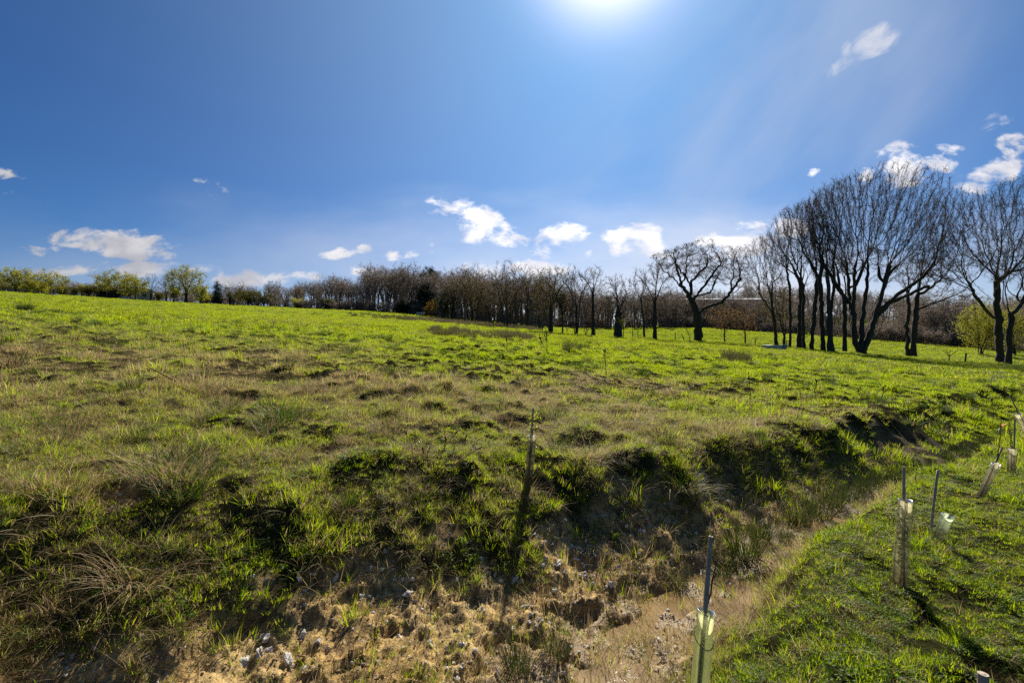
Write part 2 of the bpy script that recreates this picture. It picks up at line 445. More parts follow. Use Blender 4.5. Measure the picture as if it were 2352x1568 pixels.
# ------------------------------------------------------------------ ground sheet
def dry_map(x, y):
    """where last year's dead grass lies"""
    r = np.hypot(x, y)
    n = .48 + .45 * noise(x * .35, y * .35, 61) + .75 * noise(x * 1.0, y * 1.3, 62)
    band = np.exp(-((y - 9.0 + .12 * x) / 3.6) ** 2) * sstep(6.5, -1, x) * .72
    band2 = np.exp(-((y - 12.5) / 2.6) ** 2) * np.exp(-((x - 3.0) / 4.5) ** 2) * .55
    s = ditch_s(x, y)
    lip = np.exp(-((s - 1.45) / .5) ** 2) * .50 * (r < 14)
    nb = np.exp(-((s + .50) / .22) ** 2) * .40 * (r < 14); front = .42 * sstep(.5, -1.5, x) * (r < 6.5) * (s > .5)
    left = .55 * sstep(-2, -7, x) * sstep(26, 13, y)
    d = np.maximum.reduce([band, band2, lip, nb, left, front]) * (.35 + 1.1 * n) + .09 + .10 * sstep(.15, .7, noise(x * .8, y * .8, 64))
    d = np.where(r > 18, d * .6 + .04, d)
    return np.clip(d, 0, .92)

def build_ground():
    fa = np.radians(np.arange(-66, 66.001, .24))
    ca = np.radians(np.arange(66 + 6, 360 - 66 - 3, 6.0))
    ang = np.concatenate([fa, ca]); na = len(ang)
    rad = np.concatenate([[.25, .5, .75], np.geomspace(.95, 60, 700), np.geomspace(60.8, 480, 150)])
    A, Rr = np.meshgrid(ang, rad)
    x = (np.sin(A) * Rr).ravel(); y = (np.cos(A) * Rr).ravel()
    z, soil, s = terrain(x, y)
    nr = len(rad)
    i = np.arange(nr - 1)[:, None] * na; j = np.arange(na)[None, :]; j2 = (j + 1) % na
    Q = np.stack([i + j, i + j2, i + na + j2, i + na + j], -1).reshape(-1, 4)
    V = np.stack([x, y, z], 1)
    V = np.vstack([V, [[0, 0, gz(0, 0)]]])
    T = np.stack([np.full(na, len(V) - 1), j2[0], j[0]], -1)
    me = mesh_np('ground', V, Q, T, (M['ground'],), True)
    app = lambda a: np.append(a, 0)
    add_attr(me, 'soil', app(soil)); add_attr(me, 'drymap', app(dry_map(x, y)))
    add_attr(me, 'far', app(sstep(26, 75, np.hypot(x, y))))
    add_attr(me, 'wet', app(sstep(.16, .0, z - WATER_Z) * (np.abs(s) < 1) * (x > -2)))
    o = obj('ground', me); o['kind'] = 'structure'
    return o
build_ground()

# muddy water lying in the ditch
def build_water():
    xs = np.linspace(-.6, 6.2, 90); V = []; Q = []
    c = DP[(DP[:, 0] > -1.2) & (DP[:, 0] < 4.6)]
    d = np.gradient(c, axis=0); d /= np.linalg.norm(d, axis=1)[:, None]
    nrm = np.stack([-d[:, 1], d[:, 0]], 1)
    offs = np.linspace(-.95, .75, 12)
    P = c[:, None, :] + nrm[:, None, :] * offs[None, :, None]
    n, m = P.shape[:2]
    drop = np.clip((P[..., 0] - 3.6) * -.012, -.06, 0)
    V = np.concatenate([P, (WATER_Z + drop)[..., None]], -1).reshape(-1, 3)
    i = np.arange(n - 1)[:, None] * m; j = np.arange(m - 1)[None, :]
    Q = np.stack([i + j, i + j + 1, i + m + j + 1, i + m + j], -1).reshape(-1, 4)
    o = obj('water', mesh_np('water', V, Q, None, (M['water'],), True)); o['kind'] = 'structure'
build_water()

# ------------------------------------------------------------------ grass
def blade_tuft(name, seed, n, rad, lmin, lmax, w, lean=.5, curl=.8, segs=3, mats=(), flatten=0., base_lift=-.012, wind=(0, 0)):
    """one tuft: n curved tapering blades"""
    g = np.random.RandomState(seed)
    a = g.rand(n) * 2 * math.pi; rr = rad * np.sqrt(g.rand(n))
    bx, by = rr * np.cos(a), rr * np.sin(a)
    out = a + g.randn(n) * .9
    L = lmin + (lmax - lmin) * g.rand(n) ** 1.3
    tilt0 = lean * (.15 + .85 * g.rand(n)) + flatten * g.rand(n)
    cv = curl * (.2 + g.rand(n))
    ww = w * (.6 + .8 * g.rand(n))
    side = out + math.pi / 2 + g.randn(n) * .6
    k = segs + 1
    V = np.zeros((n, k, 2, 3)); 
    p = np.stack([bx, by, np.full(n, base_lift)], 1)
    for i in range(k):
        f = i / segs
        hw = ww * .5 * (1 - f ** 1.6) + .0002
        sx, sy = np.cos(side) * hw, np.sin(side) * hw
        V[:, i, 0] = p + np.stack([sx, sy, 0 * sx], 1)
        V[:, i, 1] = p - np.stack([sx, sy, 0 * sx], 1)
        ti = np.clip(tilt0 + cv * f, 0, 1.95)
        st = L / segs
        p = p + np.stack([np.sin(ti) * np.cos(out) * st + wind[0] * st * f, np.sin(ti) * np.sin(out) * st + wind[1] * st * f, np.cos(ti) * st], 1)
        p[:, 2] = np.maximum(p[:, 2], base_lift + .004)
    V = V.reshape(-1, 3)
    b = (np.arange(n) * k * 2)[:, None] + (np.arange(segs) * 2)[None, :]
    Q = np.stack([b, b + 1, b + 3, b + 2], -1).reshape(-1, 4)
    me = mesh_np(name, V, Q, None, mats, True)
    add_attr(me, 'rnd', np.repeat(g.rand(n), k * 2)); add_attr(me, 'pick', np.repeat(g.rand(n), k * 2))
    return bpy.data.objects.new(name, me)

def leaf_tuft(name, seed, n, rad, h, size, mats):
    """low broad-leaved plant: small roundish leaves on short stalks"""
    g = np.random.RandomState(seed); V = []; T = []; rnd = []; m = 6
    for i in range(n):
        a = g.rand() * 6.283; r = rad * math.sqrt(g.rand()); z = h * (.3 + .7 * g.rand())
        c = np.array([r * math.cos(a), r * math.sin(a), z]); s = size * (.6 + .7 * g.rand())
        nrm = np.array([g.randn() * .5, g.randn() * .5, 1.0]); nrm /= np.linalg.norm(nrm)
        u = np.cross(nrm, [math.cos(a), math.sin(a), .1]); u /= np.linalg.norm(u); v = np.cross(nrm, u)
        b0 = len(V)
        V.append(c + nrm * -.15 * s)
        for q in range(m):
            t = q * 6.283 / m
            V.append(c + u * math.cos(t) * s * .75 + v * math.sin(t) * s + nrm * .08 * s)
        T += [(b0, b0 + 1 + q, b0 + 1 + (q + 1) % m) for q in range(m)]
        rnd += [g.rand()] * (m + 1)
    me = mesh_np(name, np.array(V), None, np.array(T), mats, True)
    add_attr(me, 'rnd', rnd); add_attr(me, 'pick', np.ones(len(V)))
    return bpy.data.objects.new(name, me)

def scatter_group(coll):
    ng = bpy.data.node_groups.new('scatter_' + coll.name, 'GeometryNodeTree')
    ng.interface.new_socket('Geometry', in_out='INPUT', socket_type='NodeSocketGeometry')
    ng.interface.new_socket('Geometry', in_out='OUTPUT', socket_type='NodeSocketGeometry')
    nd = ng.nodes; lk = ng.links
    gi = nd.new('NodeGroupInput'); go = nd.new('NodeGroupOutput')
    ci = nd.new('GeometryNodeCollectionInfo'); ci.inputs['Collection'].default_value = coll
    ci.inputs['Separate Children'].default_value = True; ci.inputs['Reset Children'].default_value = True
    ip = nd.new('GeometryNodeInstanceOnPoints'); ip.inputs['Pick Instance'].default_value = True
    def na(nm, dt):
        a = nd.new('GeometryNodeInputNamedAttribute'); a.data_type = dt; a.inputs[0].default_value = nm
        return a.outputs[0]
    lk.new(gi.outputs[0], ip.inputs['Points']); lk.new(ci.outputs[0], ip.inputs['Instance'])
    lk.new(na('idx', 'INT'), ip.inputs['Instance Index'])
    e2r = nd.new('FunctionNodeEulerToRotation'); lk.new(na('rot', 'FLOAT_VECTOR'), e2r.inputs[0])
    lk.new(e2r.outputs[0], ip.inputs['Rotation']); lk.new(na('scl', 'FLOAT_VECTOR'), ip.inputs['Scale'])
    lk.new(ip.outputs[0], go.inputs[0])
    return ng

def source(name, objs):
    c = bpy.data.collections.new(name)
    for o in objs: c.objects.link(o)
    return c

def scatter(name, coll, P, rot, scl, idx, dry, label):
    me = bpy.data.meshes.new(name)
    me.vertices.add(len(P)); me.vertices.foreach_set('co', np.asarray(P, np.float32).ravel())
    add_attr(me, 'rot', rot, 'FLOAT_VECTOR'); add_attr(me, 'scl', scl, 'FLOAT_VECTOR')
    add_attr(me, 'idx', idx, 'INT'); add_attr(me, 'dry', dry)
    o = obj(name, me)
    md = o.modifiers.new('scatter', 'NODES'); md.node_group = scatter_group(coll)
    o['kind'] = 'stuff'; o['label'] = label
    return o

def wedge(n, r0, r1, half, g, pw=1.0):
    """random points in a fan in front of the camera place, even per square metre"""
    u = g.rand(n); r = np.sqrt(r0 * r0 + u * (r1 * r1 - r0 * r0))
    a = (g.rand(n) * 2 - 1) * R(half)
    return np.sin(a) * r, np.cos(a) * r, r

def slope_rot(x, y, g, k=.6, tilt=.16):
    e = .12
    zx = (terrain(x + e, y, False)[0] - terrain(x - e, y, False)[0]) / (2 * e)
    zy = (terrain(x, y + e, False)[0] - terrain(x, y - e, False)[0]) / (2 * e)
    rx = np.arctan(zy) * k + g.randn(len(x)) * tilt; ry = -np.arctan(zx) * k + g.randn(len(x)) * tilt
    return rx, ry

def grass_fields():
    g = np.random.RandomState(77)
    # ---- near turf: short leafy grass, many small tufts
    near = [blade_tuft('near_tuft_%02d' % i, 100 + i, 34, .052, .028, .085, .0040, .55, 1.0, 3, (M['grass'],)) for i in range(6)]
    near += [blade_tuft('near_tuft_%02d' % (6 + i), 120 + i, 30, .045, .06, .17, .0046, .55, 1.1, 4, (M['grass'],)) for i in range(4)]
    near += [blade_tuft('near_tuft_%02d' % (10 + i), 140 + i, 26, .07, .10, .26, .0030, .9, 1.5, 5, (M['grass'],), flatten=.5, wind=(.15, -.25)) for i in range(3)]
    near += [leaf_tuft('near_tuft_%02d' % (13 + i), 160 + i, 30, .075, .05, .0105, (M['clover'],)) for i in range(3)]
    C1 = source('near_tufts', near)
    x, y, r = wedge(95000, 1.25, 10.5, 62, g)
    z, soil, s = terrain(x, y)
    lenmap = .50 + .62 * sstep(-.05, .8, noise(x * 1.05, y * 1.05, 71)) + .50 * sstep(.15, .8, noise(x * 3.1, y * 3.1, 72))
    lip = np.exp(-((s - 1.35) / .55) ** 2) * (s > 0) * (x < 4)
    lenmap = lenmap + .28 * lip
    lenmap = lenmap * np.where(s < -.6, .72, 1.0)
    dry = dry_map(x, y)
    bare = sstep(.10, .62, noise(x * 1.9, y * 1.9, 73) + .5 * noise(x * 5.5, y * 5.5, 74)) * np.where(s < -.5, .55, 1)
    face = sstep(.25, .75, (terrain(x, y + .07)[0] - terrain(x, y - .05)[0]) / .12) * (s > 1.0)  # slopes facing the camera: grass thinned so dark soil stands for shade
    keep = g.rand(len(x)) < (1 - soil * (.90 + .07 * sstep(-.2, .3, noise(x * 2.1, y * 2.1, 78)))) * (1 - .5 * face) * (1 - .80 * bare) * (1 - .45 * sstep(5.5, 10.5, r))
    keep &= ~((np.abs(s) < .26) & (x > -1.0) & (x < 1.9))
    keep &= z > WATER_Z + .01
    keep &= (g.rand(len(x)) > .80 * np.exp(-((s - .1) / .38) ** 2) * (x > 1.6))
    x, y, z, s, r, dry, lenmap = (k[keep] for k in (x, y, z, s, r, dry, lenmap))
    n = len(x)
    u = g.rand(n)
    idx = g.randint(0, 6, n)
    tall = (u < .17 * lenmap); idx = np.where(tall, 6 + g.randint(0, 4, n), idx)
    str_ = (g.rand(n) < .05 + .24 * dry + .10 * (dry > .5)); idx = np.where(str_, 10 + g.randint(0, 3, n), idx)
    clv = (g.rand(n) < .20 * sstep(.0, .5, noise(x * 1.4, y * 1.4, 75)) + .14 * (s < -.7)) & ~str_
    idx = np.where(clv, 13 + g.randint(0, 3, n), idx)
    rx, ry = slope_rot(x, y, g)
    sc = lenmap * (.75 + .5 * g.rand(n)) * (1 + .35 * sstep(5, 10, r))
    scl = np.stack([sc ** .6, sc ** .6, sc], 1)
    dd = np.clip(np.where(str_, .92, dry + .14 * g.randn(n)), 0, 1)
    rz = g.rand(n) * 6.283
    scatter('grass', C1, np.stack([x, y, z], 1), np.stack([rx, ry, np.where(str_, g.randn(n) * .7, rz)], 1), scl, idx, dd, 'short green pasture grass around the ditch')
    # ---- dead stalks and straw lying in and around the wet floor of the ditch
    lit = [blade_tuft('litter_%02d' % i, 180 + i, 16, .10, .06, .20, .0030, 1.3, .5, 4, (M['grass'],), flatten=.4, base_lift=0.) for i in range(4)]
    lit += [blade_tuft('litter_%02d' % (4 + i), 190 + i, 9, .03, .05, .16, .0030, .35, .5, 3, (M['grass'],)) for i in range(2)]
    CL = source('straw_litter', lit)
    xl = g.uniform(-3.5, 5, 9000); yl = g.uniform(1.2, 7.5, 9000); zl, sl, dl = terrain(xl, yl)
    k = (np.abs(dl + .05) < .75) & (g.rand(9000) < np.where(xl > 1.9, .3, 1)) & (g.rand(9000) < .40 + .35 * sstep(-.1, .5, noise(xl * 2, yl * 2, 77))) | (sl > .4) & (g.rand(9000) < .16)
    xl, yl, zl = xl[k], yl[k], np.maximum(zl[k], WATER_Z); nl = len(xl)
    scatter('straw', CL, np.stack([xl, yl, zl + .004], 1), np.stack([g.randn(nl) * .12, g.randn(nl) * .12, g.rand(nl) * 6.283], 1), np.stack([.7 + .6 * g.rand(nl)] * 3, 1), g.randint(0, 6, nl), np.clip(.8 + .2 * g.randn(nl), .3, 1), 'dead straw and stalks littering the muddy ditch floor')
    # ---- middle distance
    mid = [blade_tuft('mid_tuft_%02d' % i, 200 + i, 46, .14, .05, .13, .0075, .55, 1.0, 3, (M['grass'],)) for i in range(5)]
    mid += [blade_tuft('mid_tuft_%02d' % (5 + i), 220 + i, 44, .12, .10, .24, .0085, .6, 1.1, 3, (M['grass'],)) for i in range(3)]
    mid += [blade_tuft('mid_tuft_%02d' % (8 + i), 240 + i, 40, .15, .12, .28, .0060, 1.0, 1.4, 4, (M['grass'],), flatten=.5, wind=(.15, -.2)) for i in range(2)]
    C2 = source('mid_tufts', mid)
    x, y, r = wedge(80000, 8.5, 36, 58, g)
    z, soil, s = terrain(x, y)
    lenmap = .42 + .70 * sstep(-.1, .75, noise(x * .75, y * .75, 71)) + .70 * sstep(.1, .75, noise(x * 1.7, y * 1.7, 72))
    dry = dry_map(x, y)
    bare = sstep(-.02, .5, noise(x * 1.1, y * 1.1, 73) + .6 * noise(x * 2.9, y * 2.9, 74))
    face = sstep(.22, .65, (terrain(x, y + .10)[0] - terrain(x, y - .06)[0]) / .16)  # mid-field slopes likewise thinned, dark ground showing in place of shadow
    keep = g.rand(len(x)) < (1 - .55 * face) * sstep(8.3, 10.5, r) * (1 - .35 * sstep(22, 36, r)) * (1 - .80 * bare) * (1 - .9 * soil)
    x, y, z, s, r, dry, lenmap = (k[keep] for k in (x, y, z, s, r, dry, lenmap)); n = len(x)
    idx = g.randint(0, 5, n); u = g.rand(n)
    idx = np.where(u < .25 * lenmap, 5 + g.randint(0, 3, n), idx)
    str_ = g.rand(n) < .30 * dry + .12 * (dry > .5); idx = np.where(str_, 8 + g.randint(0, 2, n), idx)
    rx, ry = slope_rot(x, y, g)
    sc = lenmap * (.75 + .5 * g.rand(n)) * (1 + .4 * sstep(18, 36, r))
    scatter('grass', C2, np.stack([x, y, z], 1), np.stack([rx, ry, np.where(str_, g.randn(n) * .7, g.rand(n) * 6.283)], 1),
            np.stack([sc ** .7, sc ** .7, sc], 1), idx, np.clip(np.where(str_, .9, dry + .12 * g.randn(n)), 0, 1), 'rough tufted pasture grass, partly dead and straw coloured')
    # ---- far pasture
    far = [blade_tuft('far_tuft_%02d' % i, 300 + i, 90, .55, .08, .20, .022, .6, 1.0, 2, (M['grass_far'],)) for i in range(5)]
    far += [blade_tuft('far_tuft_%02d' % (5 + i), 320 + i, 60, .32, .18, .36, .020, .6, 1.0, 2, (M['grass_far'],)) for i in range(2)]
    C3 = source('far_tufts', far)
    a = wedge(26000, 30, 78, 56, g); b = wedge(26000, 74, 185, 54, g)
    x = np.concatenate([a[0], b[0]]); y = np.concatenate([a[1], b[1]]); r = np.concatenate([a[2], b[2]])
    bare = sstep(.15, .7, noise(x * .45, y * .45, 81) + .5 * noise(x * 1.3, y * 1.3, 82))
    keep = g.rand(len(x)) < sstep(29, 36, r) * (1 - .5 * bare)
    x, y, r = x[keep], y[keep], r[keep]; n = len(x)
    z = terrain(x, y)[0]
    idx = np.where(g.rand(n) < .14, 5 + g.randint(0, 2, n), g.randint(0, 5, n))
    sc = (.75 + .5 * g.rand(n)) * (1 + .7 * sstep(70, 150, r)) * (.8 + .4 * sstep(-.3, .5, noise(x * .3, y * .3, 84)))
    dry = np.clip(.06 + .30 * sstep(.0, .8, noise(x * .10, y * .16, 83)) + .25 * sstep(.2, .8, noise(x * .4, y * .5, 85)) + .06 * g.randn(n), 0, 1)
    scatter('grass', C3, np.stack([x, y, z], 1), np.stack([g.randn(n) * .08, g.randn(n) * .08, g.rand(n) * 6.283], 1),
            np.stack([sc * 1.25, sc * 1.25, sc * .72], 1), idx, dry, 'bright green pasture stretching to the far trees')
    # ---- dark green tussocks over the rough pasture, darkened further to stand for shade
    tus = [blade_tuft('tussock_%02d' % i, 400 + i, 130, .13, .14, .34, .0085, .75, .9, 4, (M['tussock'],)) for i in range(4)]
    tus += [blade_tuft('tussock_%02d' % (4 + i), 420 + i, 190, .15, .14, .38, .0036, .9, 1.4, 5, (M['tussock'],), flatten=.3) for i in range(2)]
    C4 = source('tussocks', tus)
    a = wedge(620, 3.5, 12, 58, g); b = wedge(3200, 12, 45, 57, g); c = wedge(2600, 45, 150, 52, g)
    x = np.concatenate([a[0], b[0], c[0]]); y = np.concatenate([a[1], b[1], c[1]]); r = np.hypot(x, y)
    z, soil, s = terrain(x, y)
    keep = (s > .75) & (soil < .3) & (g.rand(len(x)) < .35 + .65 * sstep(-.2, .5, noise(x * .25, y * .25, 91)))
    x, y, z, r, s = x[keep], y[keep], z[keep], r[keep], s[keep]; n = len(x)
    sc = (.55 + .6 * g.rand(n) ** 1.5) * (1 + .75 * sstep(15, 80, r)) + .35 * (g.rand(n) < .12)
    ti = g.randint(0, 6, n); ti = np.where((r < 13) & (g.rand(n) < .6), 4 + g.randint(0, 2, n), ti)
    dry = np.clip(dry_map(x, y) * .9 + .1 * g.randn(n) + np.where((ti > 3) & (r < 14), .45, 0), 0, 1)
    scatter('grass', C4, np.stack([x, y, z - .01], 1), np.stack([g.randn(n) * .08, g.randn(n) * .08, g.rand(n) * 6.283], 1),
            np.stack([sc * 1.1, sc * 1.1, sc * (1 - .35 * sstep(14, 70, r))], 1), idx=ti, dry=dry, label='darker coarse tussocks dotted over the pasture')
grass_fields()

# ------------------------------------------------------------------ stones and clods
def stone_mesh(name, seed, mat, sub=2, rough=.28):
    import bmesh
    bm = bmesh.new(); bmesh.ops.create_icosphere(bm, subdivisions=sub, radius=1)
    V = np.array([v.co for v in bm.verts]); F = np.array([[v.index for v in f.verts] for f in bm.faces]); bm.free()
    g = np.random.RandomState(seed)
    d = np.ones(len(V))
    for _ in range(9):
        k = g.randn(3); k /= np.linalg.norm(k); h = .55 + .4 * g.rand()
        dd = V @ k; d = np.where(dd > h, d * (h / np.maximum(dd, .01)), d)
    for _ in range(5):
        k = g.randn(3) * 2.2; d = d + rough * .28 * np.sin(V @ k + g.rand() * 6)
    V = V * d[:, None] * np.array([1.0, .55 + .4 * g.rand(), .38 + .3 * g.rand()])
    return mesh_np(name, V, None, F, (mat,), False)

def gravel():
    g = np.random.RandomState(5)
    st = [bpy.data.objects.new('pebble_%02d' % i, stone_mesh('pebble_%02d' % i, 10 + i, M['flint'], 2)) for i in range(6)]
    st += [bpy.data.objects.new('pebble_%02d' % (6 + i), stone_mesh('pebble_%02d' % (6 + i), 30 + i, M['clod'], 2, .7)) for i in range(5)]
    C = source('pebbles', st)
    x = g.uniform(-5, 6, 110000); y = g.uniform(1.6, 8.5, 110000)
    z, soil, s = terrain(x, y)
    vis = np.abs(np.arctan2(x, y)) < R(60)
    dens = soil * (.45 + .75 * sstep(-.1, .5, noise(x * 1.6, y * 1.6, 95))) * .60 * np.where(np.hypot(x, y) > 5.5, .5, 1)
    k = (g.rand(len(x)) < dens) & vis & (z > WATER_Z - .02) & (s > -.5)
    x, y, z = x[k], y[k], z[k]; n = len(x)
    fl = g.rand(n) < .60 * sstep(-.3, .5, noise(x * 1.1, y * 1.1, 97) + .2)
    idx = np.where(fl, g.randint(0, 6, n), 6 + g.randint(0, 5, n))
    sc = np.where(fl, .005 + .022 * g.rand(n) ** 3.0, .005 + .015 * g.rand(n) ** 2.2)
    o = scatter('gravel', C, np.stack([x, y, z + np.where(fl, .2, -.15) * sc], 1), g.rand(n, 3) * 6.283, np.stack([sc] * 3, 1), idx, np.zeros(n), 'pale flint gravel and clay clods on the bare ditch bank')
    # the larger flints, one object each
    meshes = [stone_mesh('flint', 60 + i, M['flint'], 3, .45) for i in range(7)]
    g2 = np.random.RandomState(9); made = 0
    while made < 70:
        px, py = g2.uniform(480, 1560), g2.uniform(1230, 1566)
        p = place(px, py); zz, so, ss = terrain(np.array([p.x]), np.array([p.y]))
        if so[0] < .55 or zz[0] < WATER_Z: continue
        o = obj('flint', meshes[made % 7]); r = .016 + .034 * g2.rand() ** 2.5
        o.location = (p.x, p.y, zz[0] + r * .15); o.scale = (r, r, r); o.rotation_euler = tuple(g2.rand(3) * 6.283)
        tag(o, 'knobbly pale flint lying on the bare clay bank of the ditch', 'stone', 'flints on the ditch bank'); made += 1
gravel()

# ------------------------------------------------------------------ trees
def colonize(P0, par0, A, step, kill, iters, up, jit, g, infl=1e9, maxnodes=6000, fan=1.0, fc=(0, 0, 0), inert=.5):
    """space colonisation: grow nodes towards the attractor points A"""
    P = [np.array(p, float) for p in P0]; par = list(par0)
    A = np.asarray(A, float); alive = np.ones(len(A), bool)
    PP = np.array(P)
    bd = np.full(len(A), 1e9); bi = np.zeros(len(A), int)
    kd = np.full(len(A), 1e9)
    def warp(p):                                   # shrinks distances along rays from the fan centre: branches run outwards
        if fan == 1.0: return p
        q = p - np.array(fc); r = np.linalg.norm(q, axis=-1, keepdims=True) + 1e-6
        return q / r * 10. * (r / 10.) ** fan
    Aw = warp(A)
    def upd(i0, N):
        nonlocal bd, bi, kd
        d = ((Aw[:, None, :] - warp(N)[None, :, :]) ** 2).sum(-1)
        j = d.argmin(1); m = d[np.arange(len(A)), j]
        w = m < bd; bd = np.where(w, m, bd); bi = np.where(w, j + i0, bi)
        kd = np.minimum(kd, ((A[:, None, :] - N[None, :, :]) ** 2).sum(-1).min(1))
    for c in range(0, len(PP), 200): upd(c, PP[c:c + 200])
    nch = {}
    for it in range(iters):
        alive &= kd > kill * kill
        act = alive & (bd < infl * infl)
        if not act.any() or len(P) > maxnodes: break
        ids = bi[act]; D = A[act] - np.array(P)[ids]; D /= np.linalg.norm(D, axis=1)[:, None] + 1e-9
        u, inv = np.unique(ids, return_inverse=True)
        sm = np.zeros((len(u), 3)); np.add.at(sm, inv, D)
        new = []
        for k, i in enumerate(u):
            if nch.get(i, 0) >= 3: 
                continue
            d = sm[k] / (np.linalg.norm(sm[k]) + 1e-9)
            if par[i] >= 0:
                pd = P[i] - P[par[i]]; pd = pd / (np.linalg.norm(pd) + 1e-9); d = d + inert * pd
            d = d + np.array([0, 0, up]) + g.randn(3) * jit
            d /= np.linalg.norm(d) + 1e-9
            new.append(P[i] + d * step); par.append(int(i)); nch[i] = nch.get(i, 0) + 1
        if not new: break
        i0 = len(P); P.extend(new); upd(i0, np.array(new))
    return np.array(P), np.array(par)

def guide_nodes(guides, step, g, wob=0.):
    """polylines (first one is the trunk) -> nodes with parents; each later one starts at the nearest node"""
    P = []; par = []
    for gi, pl in enumerate(guides):
        pl = np.asarray(pl, float)
        seg = np.linalg.norm(np.diff(pl, axis=0), axis=1); L = np.concatenate([[0], np.cumsum(seg)])
        n = max(2, int(L[-1] / step) + 1); t = np.linspace(0, L[-1], n)
        Q = np.stack([np.interp(t, L, pl[:, k]) for k in range(3)], 1)
        Q[1:] += g.randn(n - 1, 3) * wob
        prev = -1
        for k, q in enumerate(Q):
            if k == 0 and gi > 0 and P:
                d = np.linalg.norm(np.array(P) - q, axis=1); j = int(d.argmin())
                prev = j
                if d[j] < step * 1.6: continue
            P.append(q); par.append(prev); prev = len(P) - 1
    return P, par

def tree_arrays(P, par, Rt, rtip, g, flare=1.5, twigs=3, tl=(.35, .9), tw=.012, spread=.8, upb=.25, sub=2):
    n = len(P)
    kids = np.zeros(n, int)
    for i in range(n):
        if par[i] >= 0: kids[par[i]] += 1
    tips = np.where(kids == 0, 1.0, 0.0)
    cnt = tips.copy()
    order = np.arange(n)
    for i in order[::-1]:
        if par[i] >= 0: cnt[par[i]] += cnt[i]          # parents always come before children
    pw = math.log(max(cnt.max(), 2)) / math.log(Rt / rtip)
    r = rtip * cnt ** (1 / pw)
    z0 = P[:, 2].min()
    r = r * (1 + (flare - 1) * np.exp(-np.clip(P[:, 2] - z0, 0, 9) / (Rt * 2.0)) * (r > .35 * Rt))
    # node directions
    D = np.zeros((n, 3)); 
    e = np.nonzero(par >= 0)[0]
    seg = P[e] - P[par[e]]; seg /= np.linalg.norm(seg, axis=1)[:, None] + 1e-9
    D[e] = seg
    main = np.full(n, -1); bestc = np.zeros(n)
    for i in e:
        if cnt[i] > bestc[par[i]]: bestc[par[i]] = cnt[i]; main[par[i]] = i
    Dn = D.copy()
    for i in range(n):
        if main[i] >= 0: Dn[i] = Dn[i] + D[main[i]]
    Dn /= np.linalg.norm(Dn, axis=1)[:, None] + 1e-9
    return r, D, Dn, main, e, cnt

def frames(D):
    ref = np.where(np.abs(D[:, 1:2]) < .8, np.array([[0., 1., 0.]]), np.array([[1., 0., 0.]]))
    u = np.cross(D, ref); u /= np.linalg.norm(u, axis=1)[:, None] + 1e-9
    return u, np.cross(D, u)

def branch_mesh(P, par, r, D, Dn, main, e, sel, sides):
    e = e[sel]
    if not len(e): return np.zeros((0, 3)), np.zeros((0, 4), int)
    p = par[e]
    ism = main[p] == e
    d0 = np.where(ism[:, None], Dn[p], D[e]); d1 = Dn[e]
    r0 = np.where(ism, r[p], np.minimum(r[p], r[e] * 1.25)); r1 = r[e]
    a = np.arange(sides) * 2 * math.pi / sides
    ca, sa = np.cos(a)[None, :, None], np.sin(a)[None, :, None]
    u0, w0 = frames(d0); u1, w1 = frames(d1)
    V0 = P[p][:, None] + r0[:, None, None] * (ca * u0[:, None] + sa * w0[:, None])
    V1 = P[e][:, None] + r1[:, None, None] * (ca * u1[:, None] + sa * w1[:, None])
    V = np.concatenate([V0, V1], 1).reshape(-1, 3)
    b = np.arange(len(e))[:, None] * sides * 2; j = np.arange(sides)[None]; j2 = (j + 1) % sides
    Q = np.stack([b + j, b + j2, b + sides + j2, b + sides + j], -1).reshape(-1, 4)
    return V, Q

def spikes(B, Dv, L, w):
    """slender three-sided twigs"""
    n = len(B); u, v = frames(Dv)
    V = np.zeros((n, 4, 3))
    for k in range(3):
        a = k * 2.0944
        V[:, k] = B + w[:, None] * (math.cos(a) * u + math.sin(a) * v)
    V[:, 3] = B + Dv * L[:, None]
    b = np.arange(n)[:, None] * 4
    T = np.concatenate([b + np.array([[0, 1, 3]]), b + np.array([[1, 2, 3]]), b + np.array([[2, 0, 3]])], 0)
    return V.reshape(-1, 3), T

def unit(v): return v / (np.linalg.norm(v, axis=1)[:, None] + 1e-9)

def leaf_faces(C, size, g, droop=0.):
    """small four-cornered leaf clumps turned every way"""
    n = len(C)
    a = unit(g.randn(n, 3) + np.array([0, 0, -droop])); b = unit(np.cross(a, g.randn(n, 3)))
    s = (size * (.6 + .8 * g.rand(n)))[:, None]
    c = np.cross(a, b)
    V = np.stack([C - a * s, C + b * s * .45 + c * s * .12, C + a * s, C - b * s * .45 + c * s * .12], 1).reshape(-1, 3)
    Q = (np.arange(n)[:, None] * 4 + np.arange(4)[None])
    return V, Q

